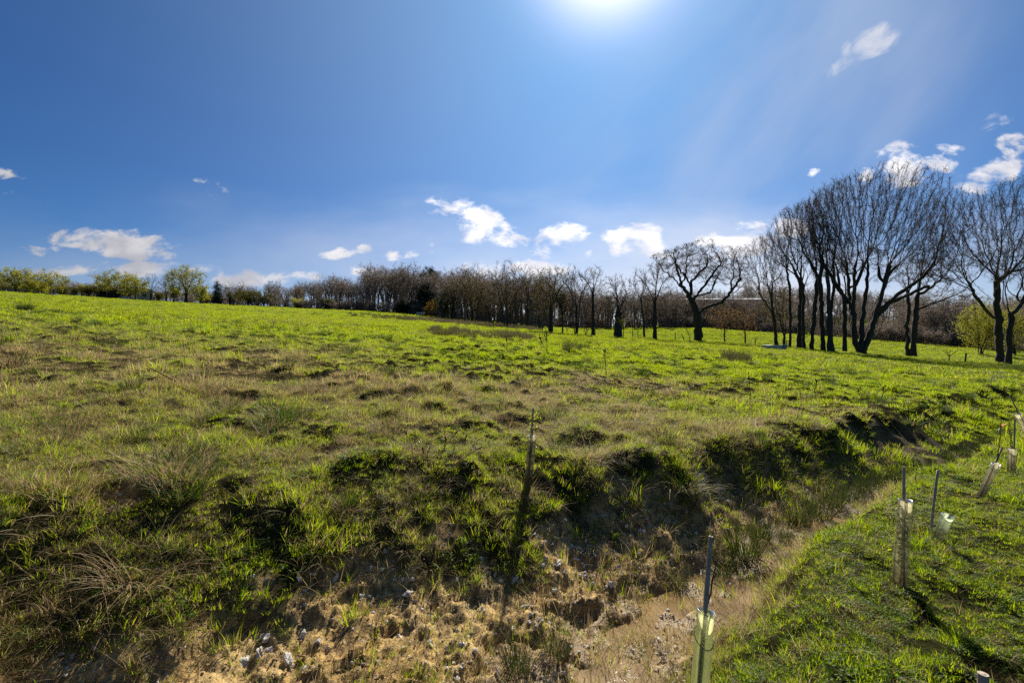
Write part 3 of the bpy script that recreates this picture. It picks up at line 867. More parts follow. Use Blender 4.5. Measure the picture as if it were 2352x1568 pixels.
def grow(seed, guides, A, Rt, step=.5, kill=None, iters=90, up=.12, jit=.22, wob=0., rtip=.013, limb=.30, sides=7,
         tw=.011, twigs=3, tl=(.35, .95), sub=2, flare=1.5, maxnodes=6000, leaf=None, spread=.8, upb=.25, fan=1.0, fc=(0, 0, 0), inert=.5, gmin=0.):
    """returns dict of meshes: trunk (trunk and limbs), crown (branches and twigs), foliage"""
    g = np.random.RandomState(seed)
    P0, par0 = guide_nodes(guides, step, g, wob)
    P, par = colonize(P0, par0, A, step, kill or step * 1.5, iters, up, jit, g, maxnodes=maxnodes, fan=fan, fc=fc, inert=inert)
    r, D, Dn, main, e, cnt = tree_arrays(P, par, Rt, rtip, g, flare)
    if gmin:                                        # stems that share the foot stay stout
        ng = len(P0); h = P[:ng, 2]; r[:ng] = np.maximum(r[:ng], gmin * (1 - .55 * np.clip(h / max(h.max(), 1), 0, 1)))
    rs = r.copy(); lump = r > .09
    r = np.where(lump, r * (1 + .07 * np.sin(P[:, 2] * 2.3 + P[:, 0] * 3) + .05 * g.randn(len(r))), r)
    big = rs[e] > Rt * limb
    V1, Q1 = branch_mesh(P, par, r, D, Dn, main, e, big, sides)
    sm = ~big
    med = sm & (r[e] > .035); thin = sm & ~med
    Va, Qa = branch_mesh(P, par, r, D, Dn, main, e, med, 5)
    Vb, Qb = branch_mesh(P, par, r, D, Dn, main, e, thin, 3)
    # twigs
    tn = e[(r[e] < max(rtip * 3.2, .03))]
    B = np.repeat(P[tn], twigs, 0); d = np.repeat(D[tn], twigs, 0)
    B = B + (np.repeat(P[par[tn]], twigs, 0) - B) * g.rand(len(B), 1)
    d = unit(d + g.randn(len(B), 3) * spread + np.array([0, 0, upb]))
    L = tl[0] + (tl[1] - tl[0]) * g.rand(len(B))
    Vt, Tt = spikes(B, d, L, np.full(len(B), tw))
    tipp = [B + d * (L * .95)[:, None]]
    Vs, Ts = [Vt], [Tt]; off = len(Vt)
    for k in range(sub):
        f = .3 + .55 * g.rand(len(B)); B2 = B + d * (L * f)[:, None]
        d2 = unit(d + g.randn(len(B), 3) * .8 + np.array([0, 0, upb * .6])); L2 = L * (.35 + .35 * g.rand(len(B)))
        v, t = spikes(B2, d2, L2, np.full(len(B), tw * .75))
        Vs.append(v); Ts.append(t + off); off += len(v); tipp.append(B2 + d2 * (L2 * .9)[:, None])
    Vt = np.vstack(Vs); Tt = np.vstack(Ts)
    res = {'trunk': (V1, Q1, None), 'crown': (np.vstack([Va, Vb, Vt]), np.vstack([Qa, Qb + len(Va)]) if len(Qa) + len(Qb) else None, Tt + len(Va) + len(Vb))}
    if leaf:
        C = np.vstack(tipp); C = C[g.permutation(len(C))[:leaf['n']]]
        if len(C) < leaf['n']: C = np.vstack([C] + [C[g.randint(0, len(C), leaf['n'] - len(C))] + g.randn(leaf['n'] - len(C), 3) * .25])
        C = C + g.randn(*C.shape) * leaf.get('jit', .08)
        Vl, Ql = leaf_faces(C, leaf['size'], g, leaf.get('droop', 0))
        rv = np.repeat(np.clip(.5 + .22 * g.randn(len(C)), 0, 1), 4)
        res['foliage'] = (Vl, Ql, rv)
    return res

def tree_obj(name, loc, label, cat, res, bark, twig, leafm=None, group=None, rz=0., scale=1.):
    t = empty(name, loc, label, cat, group, rz); t.scale = (scale,) * 3
    V, Q, T = res['trunk']
    obj('trunk', mesh_np('trunk', V, Q, T, (bark,), True), t)
    V, Q, T = res['crown']
    obj('crown', mesh_np('crown', V, Q, T, (twig,), True), t)
    if 'foliage' in res:
        V, Q, rv = res['foliage']; me = mesh_np('foliage', V, Q, None, (leafm,), True)
        add_attr(me, 'rnd', rv); add_attr(me, 'pick', np.ones(len(V)))
        obj('foliage', me, t)
    return t

def ell(g, n, c, rad, shell=.55, zmin=-1., fan=0.):
    """points in an ellipsoid crown, thicker towards the outside"""
    v = unit(g.randn(n * 2, 3)); rr = (shell + (1 - shell) * g.rand(n * 2)) * np.where(g.rand(n * 2) < .75, 1, g.rand(n * 2))
    k1, k2 = g.randn(3) * 2.6, g.randn(3) * 4.5; p1, p2 = g.rand(2) * 6
    rr = rr * (.84 + .16 * np.sin(v @ k1 + p1) + .10 * np.sin(v @ k2 + p2)) * 1.06
    v = v * rr[:, None]; v = v[v[:, 2] > zmin][:n]
    return np.array(c) + v * np.array(rad)

def poly_pts(g, n, poly, dep, edge=.5):
    """points inside a crown outline (x, z), with depth"""
    poly = np.asarray(poly, float); lo, hi = poly.min(0), poly.max(0)
    out = []
    c = poly.mean(0)
    while len(out) < n:
        q = lo + (hi - lo) * g.rand(4 * n, 2)
        ins = np.zeros(len(q), bool); j = len(poly) - 1
        for i in range(len(poly)):
            a, b = poly[i], poly[j]
            cr = ((a[1] > q[:, 1]) != (b[1] > q[:, 1])) & (q[:, 0] < (b[0] - a[0]) * (q[:, 1] - a[1]) / (b[1] - a[1] + 1e-12) + a[0])
            ins ^= cr; j = i
        q = q[ins]
        w = np.sqrt(np.clip(1 - (np.abs((q[:, 0] - c[0]) / ((hi[0] - lo[0]) / 2)) ** 2.2), .08, 1))
        y = (g.rand(len(q)) * 2 - 1) * dep * w
        out += list(np.stack([q[:, 0], y, q[:, 1]], 1))
    return np.array(out[:n])

def conv(pts, base, s, g=None, dy=0., grow_dy=0.):
    """outline read off the photo (crop pixels) -> metres in the tree's own upright plane"""
    p = np.asarray(pts, float)
    x = (p[:, 0] - base[0]) * s; z = (base[1] - p[:, 1]) * s
    t = np.linspace(0, 1, len(p))
    return np.stack([x, dy + grow_dy * t, z], 1)
def poly(pts, base, s):
    p = np.asarray(pts, float); return np.stack([(p[:, 0] - base[0]) * s, (base[1] - p[:, 1]) * s], 1)

def crop5(cx, cy): return ((2350 + cx / 2.3056) * .72593, (520 + cy / 2.3056) * .72593)
def crop4(cx, cy): return ((1950 + cx / 3.6473) * .72593, (720 + cy / 3.6473) * .72593)
def crop3(cx, cy): return ((1350 + cx / 2.9037) * .72593, (780 + cy / 2.9037) * .72593)
def crop2(cx, cy): return ((750 + cx / 2.9037) * .72593, (780 + cy / 2.9037) * .72593)
def crop1(cx, cy): return ((cx / 2.9037) * .72593, (780 + cy / 2.9037) * .72593)

BIG = 'bare trees in the field boundary'
def hero(crop, cs, base, guides, sil, dep, Rt, n, seed, label, name='bare_tree', depths=None, cat='tree', **kw):
    loc = place(*crop(*base)); s = loc.y / F_PX * .72593 / cs
    g = np.random.RandomState(seed)
    G = []
    for k, gd in enumerate(guides):
        gy = 0. if depths is None else depths[k]
        G.append(conv(gd, base, s, grow_dy=gy))
    cut = kw.pop('cut', .52)
    if cut < 1:
        zt = cut * max(k[:, 2].max() for k in G); G2 = []
        for k in G:
            if k[0, 2] > zt * .95: continue
            m = np.nonzero(k[:, 2] > zt)[0]
            if len(m) and m[0] > 0:
                a, b = k[m[0] - 1], k[m[0]]; f = (zt - a[2]) / (b[2] - a[2] + 1e-9)
                k = np.vstack([k[:m[0]], [a + (b - a) * f]])
            G2.append(k)
        G = G2
    G[0] = np.vstack([G[0][:1] - np.array([[0, 0, .4]]), G[0]])
    leafm = kw.pop('leafm', None)
    kw.setdefault('fan', .42); kw.setdefault('inert', 1.0); kw.setdefault('inert', 1.0); n = int(n * 2.4); kw['maxnodes'] = 14000; kw['rtip'] = .0105; kw['kill'] = kw.get('kill', .85) * .82; kw.setdefault('spread', .6); kw.setdefault('twigs', 5); kw.setdefault('wob', .05); Hh = (base[1] - min(q[1] for q in sil)) * s; kw.setdefault('fc', (0, 0, .20 * Hh)); kw['jit'] = kw.get('jit', .2) * 1.6; kw['up'] = kw.get('up', .1) * .45; kw.setdefault('tl', (.25, .75)); kw.setdefault('upb', .3)
    kw['tw'] = kw.get('tw', .013) * .88
    A = poly_pts(g, n, poly(sil, base, s), dep)
    res = grow(seed, G, A, Rt, **kw)
    return tree_obj(name, loc, label, cat, res, M['bark'], M['twig'], leafm)

def heroes():
    # the great many-stemmed tree
    hero(crop5, 2.3056, (865, 1383),
         [[(865,1383),(868,1300),(880,1150),(915,920),(938,650),(945,400),(960,170)],
          [(862,1375),(800,1300),(780,1200),(765,1000),(762,700),(715,430),(650,190)],
          [(862,1375),(835,1280),(832,1100),(825,880),(815,600),(790,350),(775,150)],
          [(870,1375),(925,1220),(990,950),(1040,700),(1110,400),(1180,150)],
          [(870,1378),(945,1240),(985,1080),(1080,850),(1160,600),(1250,350),(1330,170)],
          [(985,1080),(1130,930),(1260,830),(1370,640),(1420,430)],
          [(970,1120),(1090,1010),(1230,950),(1400,880)],
          [(770,1010),(690,880),(640,760),(560,600),(500,420)],
          [(1010,860),(1030,700),(1010,480),(1040,200)],
          [(765,800),(690,600),(600,400),(545,300)],
          [(825,880),(880,650),(870,420),(870,150)],
          [(1110,780),(1200,640),(1330,430),(1390,300)]],
         [(470,520),(490,330),(560,210),(650,115),(800,70),(1000,62),(1200,85),(1370,115),(1440,250),(1450,480),(1420,800),(1340,900),(1100,820),(940,700),(800,800),(640,820)],
         5.6, .62, 2600, 21, 'tallest bare tree, a huge rounded fan of many dark stems from one base',
         depths=[.6, -2.2, 2.6, -1.2, 1.5, -2.5, 1.0, 1.6, 3.4, -3.6, -3.2, 3.2], step=.55, kill=.85, up=.10, jit=.16, limb=.16, rtip=.016, tw=.014, tl=(.28, .85), maxnodes=9000, flare=1.25, iters=120, gmin=.36)
    # tree at the right edge
    hero(crop5, 2.3056, (1880, 1450),
         [[(1880,1450),(1868,1200),(1862,900),(1850,790),(1822,600),(1830,400),(1842,200)],
          [(1850,1140),(1760,1060),(1690,980),(1600,900),(1450,850),(1350,812)],
          [(1850,795),(1750,735),(1620,640),(1560,560),(1535,460)],
          [(1860,780),(1950,650),(2000,480),(2040,290)],
          [(1690,970),(1640,900),(1520,790),(1440,700),(1385,570)],
          [(1822,620),(1740,480),(1690,330),(1680,230)],
          [(1860,860),(1980,760),(2110,640),(2220,500),(2290,380)],
          [(1930,690),(2080,520),(2160,350),(2170,220)]],
         [(1370,790),(1400,560),(1560,400),(1620,250),(1750,140),(1880,105),(2050,140),(2220,220),(2330,420),(2330,700),(2200,840),(2000,850),(1850,700),(1700,800),(1550,820)],
         5.5, .42, 1900, 22, 'spreading bare tree with one long limb reaching low towards the tall fan of stems',
         depths=[.4, -1.0, 1.8, -1.5, -2.4, -2.6, 1.6, 2.8], step=.55, kill=.9, up=.08, jit=.18, limb=.2, rtip=.016, tw=.014, maxnodes=7000, flare=1.35)
    hero(crop5, 2.3056, (1937, 1460),
         [[(1937,1460),(1948,1200),(1962,1110),(1915,1040),(1932,900),(1990,760),(2080,640)],
          [(1962,1110),(2045,1000),(2120,900),(2230,800)],
          [(1930,920),(1905,800),(1930,640)]],
         [(1850,820),(1900,560),(2080,520),(2280,640),(2330,860),(2200,940),(2040,900)],
         3.5, .30, 520, 23, 'slimmer bare tree with a kinked stem hard against its spreading neighbour',
         step=.6, kill=1.0, up=.05, jit=.2, limb=.3, rtip=.016, tw=.013)
    # leaning pair
    hero(crop5, 2.3056, (1240, 1405),
         [[(1240,1405),(1258,1200),(1280,1000),(1312,800),(1340,600),(1400,400),(1480,240)],
          [(1312,820),(1400,620),(1500,430),(1560,300)],
          [(1275,1060),(1400,1010),(1520,960),(1600,980)],
          [(1290,960),(1420,880),(1530,800)],
          [(1335,640),(1320,460),(1370,280)]],
         [(1270,700),(1290,480),(1330,300),(1420,170),(1520,200),(1595,360),(1560,560),(1450,760),(1600,880),(1610,1010),(1400,1080),(1290,1000),(1400,800)],
         3.2, .33, 900, 24, 'bare tree leaning right out of the gap beside the huge fan of stems',
         depths=[.4, 1.2, -1.2, .8, -1.5], step=.55, kill=.85, up=.12, jit=.16, limb=.25, rtip=.016, tw=.014)
    hero(crop5, 2.3056, (1207, 1402),
         [[(1207,1402),(1196,1250),(1212,1050),(1236,880),(1230,740)],[(1212,1050),(1160,950),(1130,880)]],
         [(1150,900),(1200,680),(1280,640),(1300,820),(1240,900)],
         1.6, .22, 160, 25, 'thin straight stem joined at the foot to the right-leaning bare tree', step=.55, kill=.9, limb=.35, rtip=.015, tw=.013)
    # the row left of the fan
    hero(crop5, 2.3056, (740, 1375),
         [[(740,1375),(744,1100),(730,900),(660,840),(600,720),(560,560)],[(744,1050),(755,800),(735,600)]],
         [(500,420),(620,420),(760,560),(760,800),(640,860),(540,700)],
         2.5, .26, 420, 26, 'straight dark bare tree just left of the huge fan of stems', step=.55, kill=.9, up=.1, limb=.3, rtip=.016, tw=.013)
    hero(crop5, 2.3056, (640, 1370),
         [[(640,1370),(632,1100),(628,950),(600,720),(565,480),(545,260)],[(636,1150),(668,980),(690,850),(700,700)],[(600,720),(660,500),(660,260)]],
         [(500,330),(520,220),(600,130),(690,110),(720,330),(730,700),(650,850),(560,640)],
         3.0, .34, 800, 27, 'stout bare tree with two crowded stems, second left of the huge fan', depths=[0, .8, -1.4], step=.55, kill=.85, up=.12, jit=.16, limb=.25, rtip=.016, tw=.014, flare=1.7)
    hero(crop5, 2.3056, (590, 1365),
         [[(590,1365),(582,1150),(576,900),(566,700),(520,480),(470,330)],[(568,720),(590,500),(580,330)]],
         [(430,400),(450,270),(540,200),(610,250),(640,500),(580,720),(500,650)],
         2.5, .26, 500, 28, 'slender bare tree with a flared foot in the crowded row of trunks', depths=[.6, -1], step=.55, kill=.85, up=.12, limb=.3, rtip=.016, tw=.013, flare=1.9)
    hero(crop5, 2.3056, (505, 1355),
         [[(505,1355),(512,1150),(535,850),(545,620),(500,440),(430,330)],[(540,720),(470,600),(390,480),(330,420)]],
         [(300,400),(340,300),(430,260),(540,250),(580,420),(560,700),(440,660),(360,560)],
         2.6, .25, 560, 29, 'plain straight bare trunk leaning slightly right in the row', depths=[-.6, 1], step=.55, kill=.85, up=.1, limb=.3, rtip=.016, tw=.013)
    hero(crop5, 2.3056, (415, 1345),
         [[(415,1345),(424,1100),(426,900),(420,700),(430,500),(440,320)],[(424,860),(330,730),(230,640),(130,560)],[(424,800),(480,660),(500,520)],[(410,1020),(330,990),(250,950)],[(422,720),(330,560),(280,420)]],
         [(120,560),(230,460),(270,360),(340,285),(430,275),(490,400),(510,640),(420,760),(330,800),(200,720)],
         3.4, .36, 1000, 30, 'tall bare tree whose limbs sweep left above the metal trough', depths=[0, -1.2, 1.4, .6, 1.8], step=.55, kill=.85, up=.08, jit=.17, limb=.22, rtip=.016, tw=.014)
    hero(crop5, 2.3056, (450, 1350), [[(450,1350),(440,1150),(438,950),(452,780)]], [(420,800),(440,600),(500,620),(490,800)], 1.2, .20, 120, 31,
         'thin bare trunk close behind the tree with the limbs over the trough', step=.55, kill=.9, limb=.35, rtip=.015, tw=.012)
    hero(crop5, 2.3056, (345, 1340), [[(345,1340),(350,1100),(340,800),(310,640),(290,520)]], [(230,620),(260,450),(340,440),(380,640),(330,760)], 1.6, .17, 260, 32,
         'slimmest straight bare trunk right of the metal trough', step=.55, kill=.85, limb=.35, rtip=.015, tw=.012)
    hero(crop5, 2.3056, (245, 1325),
         [[(245,1325),(240,1200),(225,1080),(205,900),(192,720),(130,570)],[(210,930),(250,760),(260,580)],[(225,1090),(150,960),(80,820)]],
         [(10,680),(40,580),(120,520),(220,470),(300,520),(320,760),(270,900),(120,900),(50,820)],
         3.0, .27, 760, 33, 'twiggy bare tree with a curved foot behind the metal trough', depths=[.4, -1.2, 1.2], step=.55, kill=.85, up=.08, jit=.18, limb=.28, rtip=.015, tw=.013,
         leaf=dict(n=500, size=.07), leafm=M['bud'])
    hero(crop5, 2.3056, (300, 1322),
         [[(300,1322),(306,1230),(290,1110),(250,1010),(230,940)],[(306,1220),(325,1080),(310,930)],[(300,1250),(270,1120),(275,980)]],
         [(110,1080),(150,950),(230,890),(320,880),(350,1000),(360,1120),(270,1180),(180,1150)],
         2.2, .22, 520, 34, 'low bushy tree with greenish buds behind the right end of the trough', step=.45, kill=.7, jit=.25, limb=.35, rtip=.012, tw=.010,
         leaf=dict(n=2200, size=.065, jit=.15), leafm=M['bud'])
    # the gnarled oak
    hero(crop4, 3.6473, (945, 1308),
         [[(945,1308),(942,1150),(932,1010),(902,905),(845,800),(790,705),(740,655),(665,580),(560,505),(500,420),(430,330)],
          [(890,880),(885,830),(905,780),(965,720),(1015,625),(1100,520),(1180,400)],
          [(745,660),(800,590),(835,490),(855,380),(900,260)],
          [(850,810),(872,700),(885,610),(935,570),(1005,500),(1080,420),(1090,320)],
          [(940,1000),(1000,935),(1060,910),(1180,878),(1245,815),(1325,700),(1395,600),(1380,480),(1345,370)],
          [(1250,815),(1400,735),(1480,660),(1550,620)],
          [(905,790),(1000,775),(1130,735),(1195,610),(1270,500)],
          [(905,985),(830,965),(745,940),(665,942)],
          [(740,655),(700,560),(650,440),(600,330)],
          [(1320,710),(1330,560),(1280,420),(1300,300)],
          [(870,690),(830,560),(760,430),(720,300)],
          [(1400,600),(1470,500),(1500,440)]],
         [(380,330),(440,300),(520,285),(680,230),(800,190),(930,180),(1060,200),(1130,260),(1215,300),(1200,420),(1260,270),(1340,235),(1440,265),(1500,420),(1570,600),(1480,690),(1350,640),(1200,640),(1000,600),(800,560),(600,500),(520,500)],
         4.6, .62, 1700, 35, 'old gnarled oak with twisting limbs standing apart from the row', name='oak_tree',
         depths=[.5, -1.8, 2.2, 1.6, -1.4, 1.0, 2.6, -.8, -2.4, -2.8, 3.0, 1.6], step=.42, kill=.62, up=.02, jit=.42, wob=.09, limb=.2, rtip=.016, tw=.014, tl=(.22, .55), twigs=4, fan=.8, inert=.45, cut=1.0, maxnodes=8000, flare=1.25, spread=1.0)

def fork(H, h0, lean=0., n=3, spread=.4, seed=0, depth=1.):
    """trunk with a few limbs rising from its top"""
    g = np.random.RandomState(seed)
    G = [[(0,0,-.3),(lean*.3,0,h0*.5),(lean,0,h0)]]
    for k in range(n):
        a = g.rand() * 6.283 if n > 2 else (0 if k else math.pi) + g.randn() * .3
        s = spread * H * (.35 + .4 * g.rand())
        G.append([(lean,0,h0),(lean + s*.45*math.cos(a), s*.45*math.sin(a)*depth, h0 + (H-h0)*.38),(lean + s*math.cos(a), s*math.sin(a)*depth, h0 + (H-h0)*.60)])
    return G

def row_tree(px, pyb, pyt, hw, Rt, label, seed, n=600, h0=.3, stems=None, leaf=None, leafm=None, name='bare_tree', low=.18, forks=4, spread=.4, lean=0., twig=None, bark=None, group=None, Y=None, **kw):
    loc = place(px, pyb) if Y is None else at(px, Y)
    m = loc.y / F_PX
    H = (pyb - pyt) * m if Y is None else ((784 - pyt) * m - loc.z)
    W = hw * m
    g = np.random.RandomState(seed)
    G = fork(H, H * h0, lean * m, forks, spread, seed)
    if stems:
        for (dx, tx) in stems:
            G.append([(0, 0, -.3), (dx*m*.6, g.randn()*.1, .35), (dx*m + (tx-dx)*m*.4, g.randn()*.6, H*.4), (tx*m, g.randn()*.8, H*.62)])
    zc = H * (1 + low) / 2
    A = ell(g, n, (lean * m, 0, zc), (W, W * .8, H * (1 - low) / 2), .5)
    A2 = ell(g, n // 5, (lean * m, 0, H * .4), (W * .8, W * .7, H * .25), .3); A = np.vstack([A, A2])
    k = dict(step=max(.42, H * .042), up=.1, jit=.2, limb=.3, rtip=.016, tw=.013 * max(1, loc.y / 80), tl=(H * .025, H * .075))
    k.update(fan=.6, inert=.75, spread=.65, twigs=6, fc=(0, 0, H * .15)); k.update(kw)
    n = int(n * 2.0); k['rtip'] = .014
    res = grow(seed, G, A, Rt, leaf=leaf, **k)
    return tree_obj(name, loc, label, 'tree', res, bark or M['bark'], twig or M['twig'], leafm, group)

def middle_row():
    row_tree(1420, 775, 618, 42, .48, 'pollarded bare tree with a thick short trunk forking left', 41, 620, h0=.36, forks=5, spread=.5, wob=.05, jit=.3)
    row_tree(1504, 780, 583, 50, .26, 'upright bare tree with a narrow forked crown next to the gnarled oak', 42, 700, h0=.42, forks=4, spread=.32)
    row_tree(1480, 775, 600, 26, .17, 'slim leaning bare tree between the pollard and the narrow forked tree', 43, 300, h0=.5, lean=-8, forks=3)
    row_tree(1362, 771, 594, 38, .22, 'single straight bare trunk left of the thick pollard', 44, 420, h0=.55, forks=4)
    row_tree(1324, 769, 586, 34, .22, 'bare tree of three thin stems rising from one foot', 45, 520, h0=.35, stems=[(4, 14), (-8, -16)], forks=3)
    row_tree(1265, 764, 588, 56, .30, 'broad bare tree with ochre buds over its whole crown', 46, 900, h0=.3, forks=5, leaf=dict(n=2600, size=.075), leafm=M['bud'], spread=.5)
    row_tree(1165, 751, 592, 56, .34, 'wide dense bare tree at the edge of the dark wood, many stems', 47, 1000, h0=.2, stems=[(14, 26), (-10, -24), (26, 40)], forks=4, spread=.5, leaf=dict(n=900, size=.08), leafm=M['bud'])
    row_tree(1212, 753, 600, 30, .20, 'thin bare tree of two stems between the wide dense tree and the ochre budded one', 48, 380, h0=.4, stems=[(8, 18)], forks=3)
    row_tree(1238, 757, 640, 22, .14, 'small twiggy bare tree under the edge of the ochre budded crown', 49, 240, h0=.3, stems=[(6, 12)], forks=3)
    row_tree(1292, 766, 655, 16, .12, 'small ivy hung tree between two bare trunks', 50, 160, h0=.45, forks=3, leaf=dict(n=1500, size=.085), leafm=M['evergreen'])
    row_tree(1345, 771, 690, 15, .07, 'thicket of thin bare stems beside the straight bare trunk', 51, 150, h0=.1, stems=[(3, 8), (-4, -9), (6, 12)], forks=2)
    # trees with brown leaves still on, under the oak's right side
    row_tree(1664, 786, 702, 44, .11, 'small tree in coppery dead leaves under the right limb of the oak', 52, 360, h0=.42, leaf=dict(n=2200, size=.07, jit=.2), leafm=M['brown_leaf'], low=.5)
    row_tree(1711, 790, 708, 34, .11, 'small twin-stemmed tree in coppery leaves left of the trough', 53, 300, h0=.35, stems=[(4, 8)], leaf=dict(n=1600, size=.07, jit=.2), leafm=M['brown_leaf'], low=.45)
    row_tree(1586, 784, 730, 9, .05, 'thin leaning sapling against the trunk of the oak', 54, 80, h0=.5, lean=-9, forks=2)
    row_tree(1465, 776, 740, 8, .04, 'knee-high bare sapling near a fence post left of the pollard', 55, 60, h0=.3, forks=3)
    row_tree(1432, 777, 722, 10, .05, 'thin sapling with fresh green leaves at the foot of the pollard', 56, 80, h0=.5, leaf=dict(n=260, size=.06), leafm=M['spring_leaf'], forks=3)
    row_tree(2180, 827, 792, 18, .06, 'little dead bush leaning beside the slanting fence post', 57, 120, h0=.2, forks=4, spread=.9, low=.1)
    # shrubs and small trees in front of the wood, left of the row
    row_tree(1085, 743, 618, 52, .26, 'olive budded tree at the end of the dark wood', 58, 800, h0=.2, stems=[(-10, -26), (12, 24)], leaf=dict(n=2600, size=.10), leafm=M['bud'], Y=100)
    row_tree(1038, 736, 640, 34, .20, 'leafy brownish tree behind the amber shrub', 59, 500, h0=.15, stems=[(8, 16)], leaf=dict(n=2200, size=.12), leafm=M['bud'], Y=108)
    row_tree(1125, 748, 655, 40, .18, 'spreading bare tree with a low branched crown in front of the wide dense tree', 60, 520, h0=.15, stems=[(-6, -20), (10, 26)], leaf=dict(n=900, size=.09), leafm=M['dull_leaf'], Y=96)
    row_tree(1018, 735, 676, 26, .12, 'green flushed thorn bush beside the amber shrub', 61, 320, h0=.1, stems=[(4, 10), (-5, -10)], leaf=dict(n=2400, size=.10), leafm=M['dull_leaf'], name='thorn_bush', Y=104)
    row_tree(990, 730, 689, 20, .09, 'amber flowering shrub at the foot of the dark wood', 62, 260, h0=.1, stems=[(4, 8), (-4, -9)], leaf=dict(n=2200, size=.09), leafm=M['orange_leaf'], name='amber_shrub', Y=108)

def left_trees():
    sp, dl = M['spring_leaf'], M['dull_leaf']
    def lw(px, top, hw, Y, seed, label, n=500, leaf=2600, size=.17, lm=None, Rt=.25, **kw):
        kw.setdefault('name', 'willow_tree')
        return row_tree(px, 0, top, hw, Rt, label, seed, n, leaf=dict(n=int(leaf * 1.7), size=size, jit=.28) if leaf else None, leafm=lm or sp, Y=Y, step=.7, kill=1.0, **kw)
    lw(36, 612, 48, 128, 71, 'round yellow-green willow at the far end of the rail fence', 700, 3000, h0=.2, forks=5, spread=.6)
    lw(86, 641, 30, 130, 72, 'low yellowish willow bush next to the round willow', 320, 1700, h0=.1, low=.05)
    lw(124, 620, 34, 126, 73, 'open two-stemmed willow with sky showing through its crown', 420, 1300, h0=.2, stems=[(12, 20)], forks=3, spread=.7)
    lw(262, 617, 46, 134, 74, 'broad pale green willow standing over the dark shed', 760, 2300, h0=.25, forks=5, spread=.7)
    lw(236, 636, 22, 137, 75, 'pale willow overhanging the left end of the dark shed', 300, 900, h0=.3)
    lw(311, 627, 30, 132, 76, 'dense drooping yellow-green willow between the shed and the pale gable', 500, 2300, h0=.15, low=.1)
    lw(347, 626, 19, 130, 77, 'upright bare tree in front of the pale gable wall', 520, 0, name='bare_tree', h0=.3, forks=4)
    lw(382, 630, 22, 136, 78, 'dark bare tree between the pale gable and the large broken willow', 420, 300, size=.1, lm=M['bud'], name='bare_tree', h0=.2)
    lw(428, 607, 44, 128, 79, 'largest willow on the rise, broken crown with one heavy limb', 900, 2600, h0=.3, forks=6, spread=.6, Rt=.42)
    lw(462, 650, 22, 130, 80, 'low willow clump under the right side of the largest willow', 260, 1400, h0=.1, low=.05)
    lw(400, 650, 18, 133, 81, 'small dull green willow under the left side of the largest willow', 220, 900, h0=.1, low=.05, lm=dl)
    loc = at(499, 140); H = (784 - 648) * loc.y / F_PX - loc.z; gi = np.random.RandomState(82)
    zz = H * gi.rand(150) ** .9; ra = (1.15 * (1 - zz / H) + .25) * (.5 + .5 * gi.rand(150)); aa = gi.rand(150) * 6.283
    A = np.stack([ra * np.cos(aa), ra * np.sin(aa), zz + .2], 1)
    res = grow(82, [[(0, 0, -.3), (.1, 0, H * .5), (0, 0, H * .95)]], A, .18, step=.4, kill=.5, tw=.012, leaf=dict(n=5200, size=.13, jit=.22))
    tree_obj('ivy_tree', loc, 'narrow tree trunk thickly wrapped in dark ivy', 'tree', res, M['bark'], M['twig'], M['evergreen'])
    lw(528, 643, 20, 142, 83, 'thin see-through bare tree right of the ivy wrapped trunk', 300, 260, size=.09, lm=M['bud'], name='bare_tree', h0=.35)
    lw(549, 641, 12, 146, 84, 'wispy bare birch behind the olive hedge trees', 200, 200, size=.09, lm=M['bud'], name='birch_tree', h0=.4)
    lw(571, 661, 30, 140, 85, 'olive green hedge tree nearest the grazing horses', 320, 1700, lm=dl, name='hedge_tree', h0=.1, low=.05)
    lw(606, 664, 26, 144, 86, 'dull green hedge tree behind the pinto horse', 300, 1500, lm=dl, name='hedge_tree', h0=.1, low=.05)
    lw(536, 668, 22, 143, 87, 'small dark hedge tree just right of the ivy wrapped trunk', 240, 1100, lm=dl, name='hedge_tree', h0=.1, low=.05)
    lw(622, 648, 12, 148, 88, 'pale slender birch with a feathery top left of the round bare tree', 220, 420, size=.09, lm=M['bud'], name='birch_tree', h0=.5)
    lw(655, 653, 29, 138, 89, 'round bare tree with limbs fanning from a short trunk', 620, 0, name='bare_tree', h0=.18, forks=6, spread=.7, Rt=.36)
    lw(681, 648, 12, 146, 90, 'pale slender birch with a feathery top right of the round bare tree', 220, 420, size=.09, lm=M['bud'], name='birch_tree', h0=.5)
    lw(684, 684, 16, 134, 91, 'bright yellow-green bush at the near corner of the wood', 220, 1300, h0=.1, low=.05, name='willow_bush')
    lw(752, 682, 19, 131, 92, 'conical fresh green thorn bush in front of the wood', 260, 1700, size=.13, lm=dl, h0=.1, low=.05, name='thorn_bush')
    lw(793, 703, 15, 133, 93, 'low dull green bush right of the power pole', 160, 900, size=.13, lm=dl, h0=.1, low=.02, name='thorn_bush')
    for i, (px, top, hw, Y) in enumerate([(145, 655, 16, 132), (172, 656, 18, 135), (204, 654, 16, 136), (190, 648, 16, 142), (225, 655, 16, 139), (66, 655, 24, 135), (20, 655, 24, 136), (105, 653, 18, 138), (365, 668, 18, 140), (475, 672, 18, 142)]):
        lw(px, top, hw, Y, 94 + i, ['dark bramble bush right of the two-stemmed willow', 'brown bramble bush in the middle of the hedge', 'dark bramble bush close to the shed', 'pale leafed bush peeping over the brambles',
            'brown bush touching the left wall of the shed', 'dark bush at the foot of the low willow', 'dark bush under the round willow', 'dark bush left of the two-stemmed willow', 'low brown bush beside the pale gable', 'low dark bush left of the ivy wrapped trunk'][i],
           150, 1000, size=.15, lm=dl if i != 3 else sp, name='bramble_bush', h0=.08, low=.02)
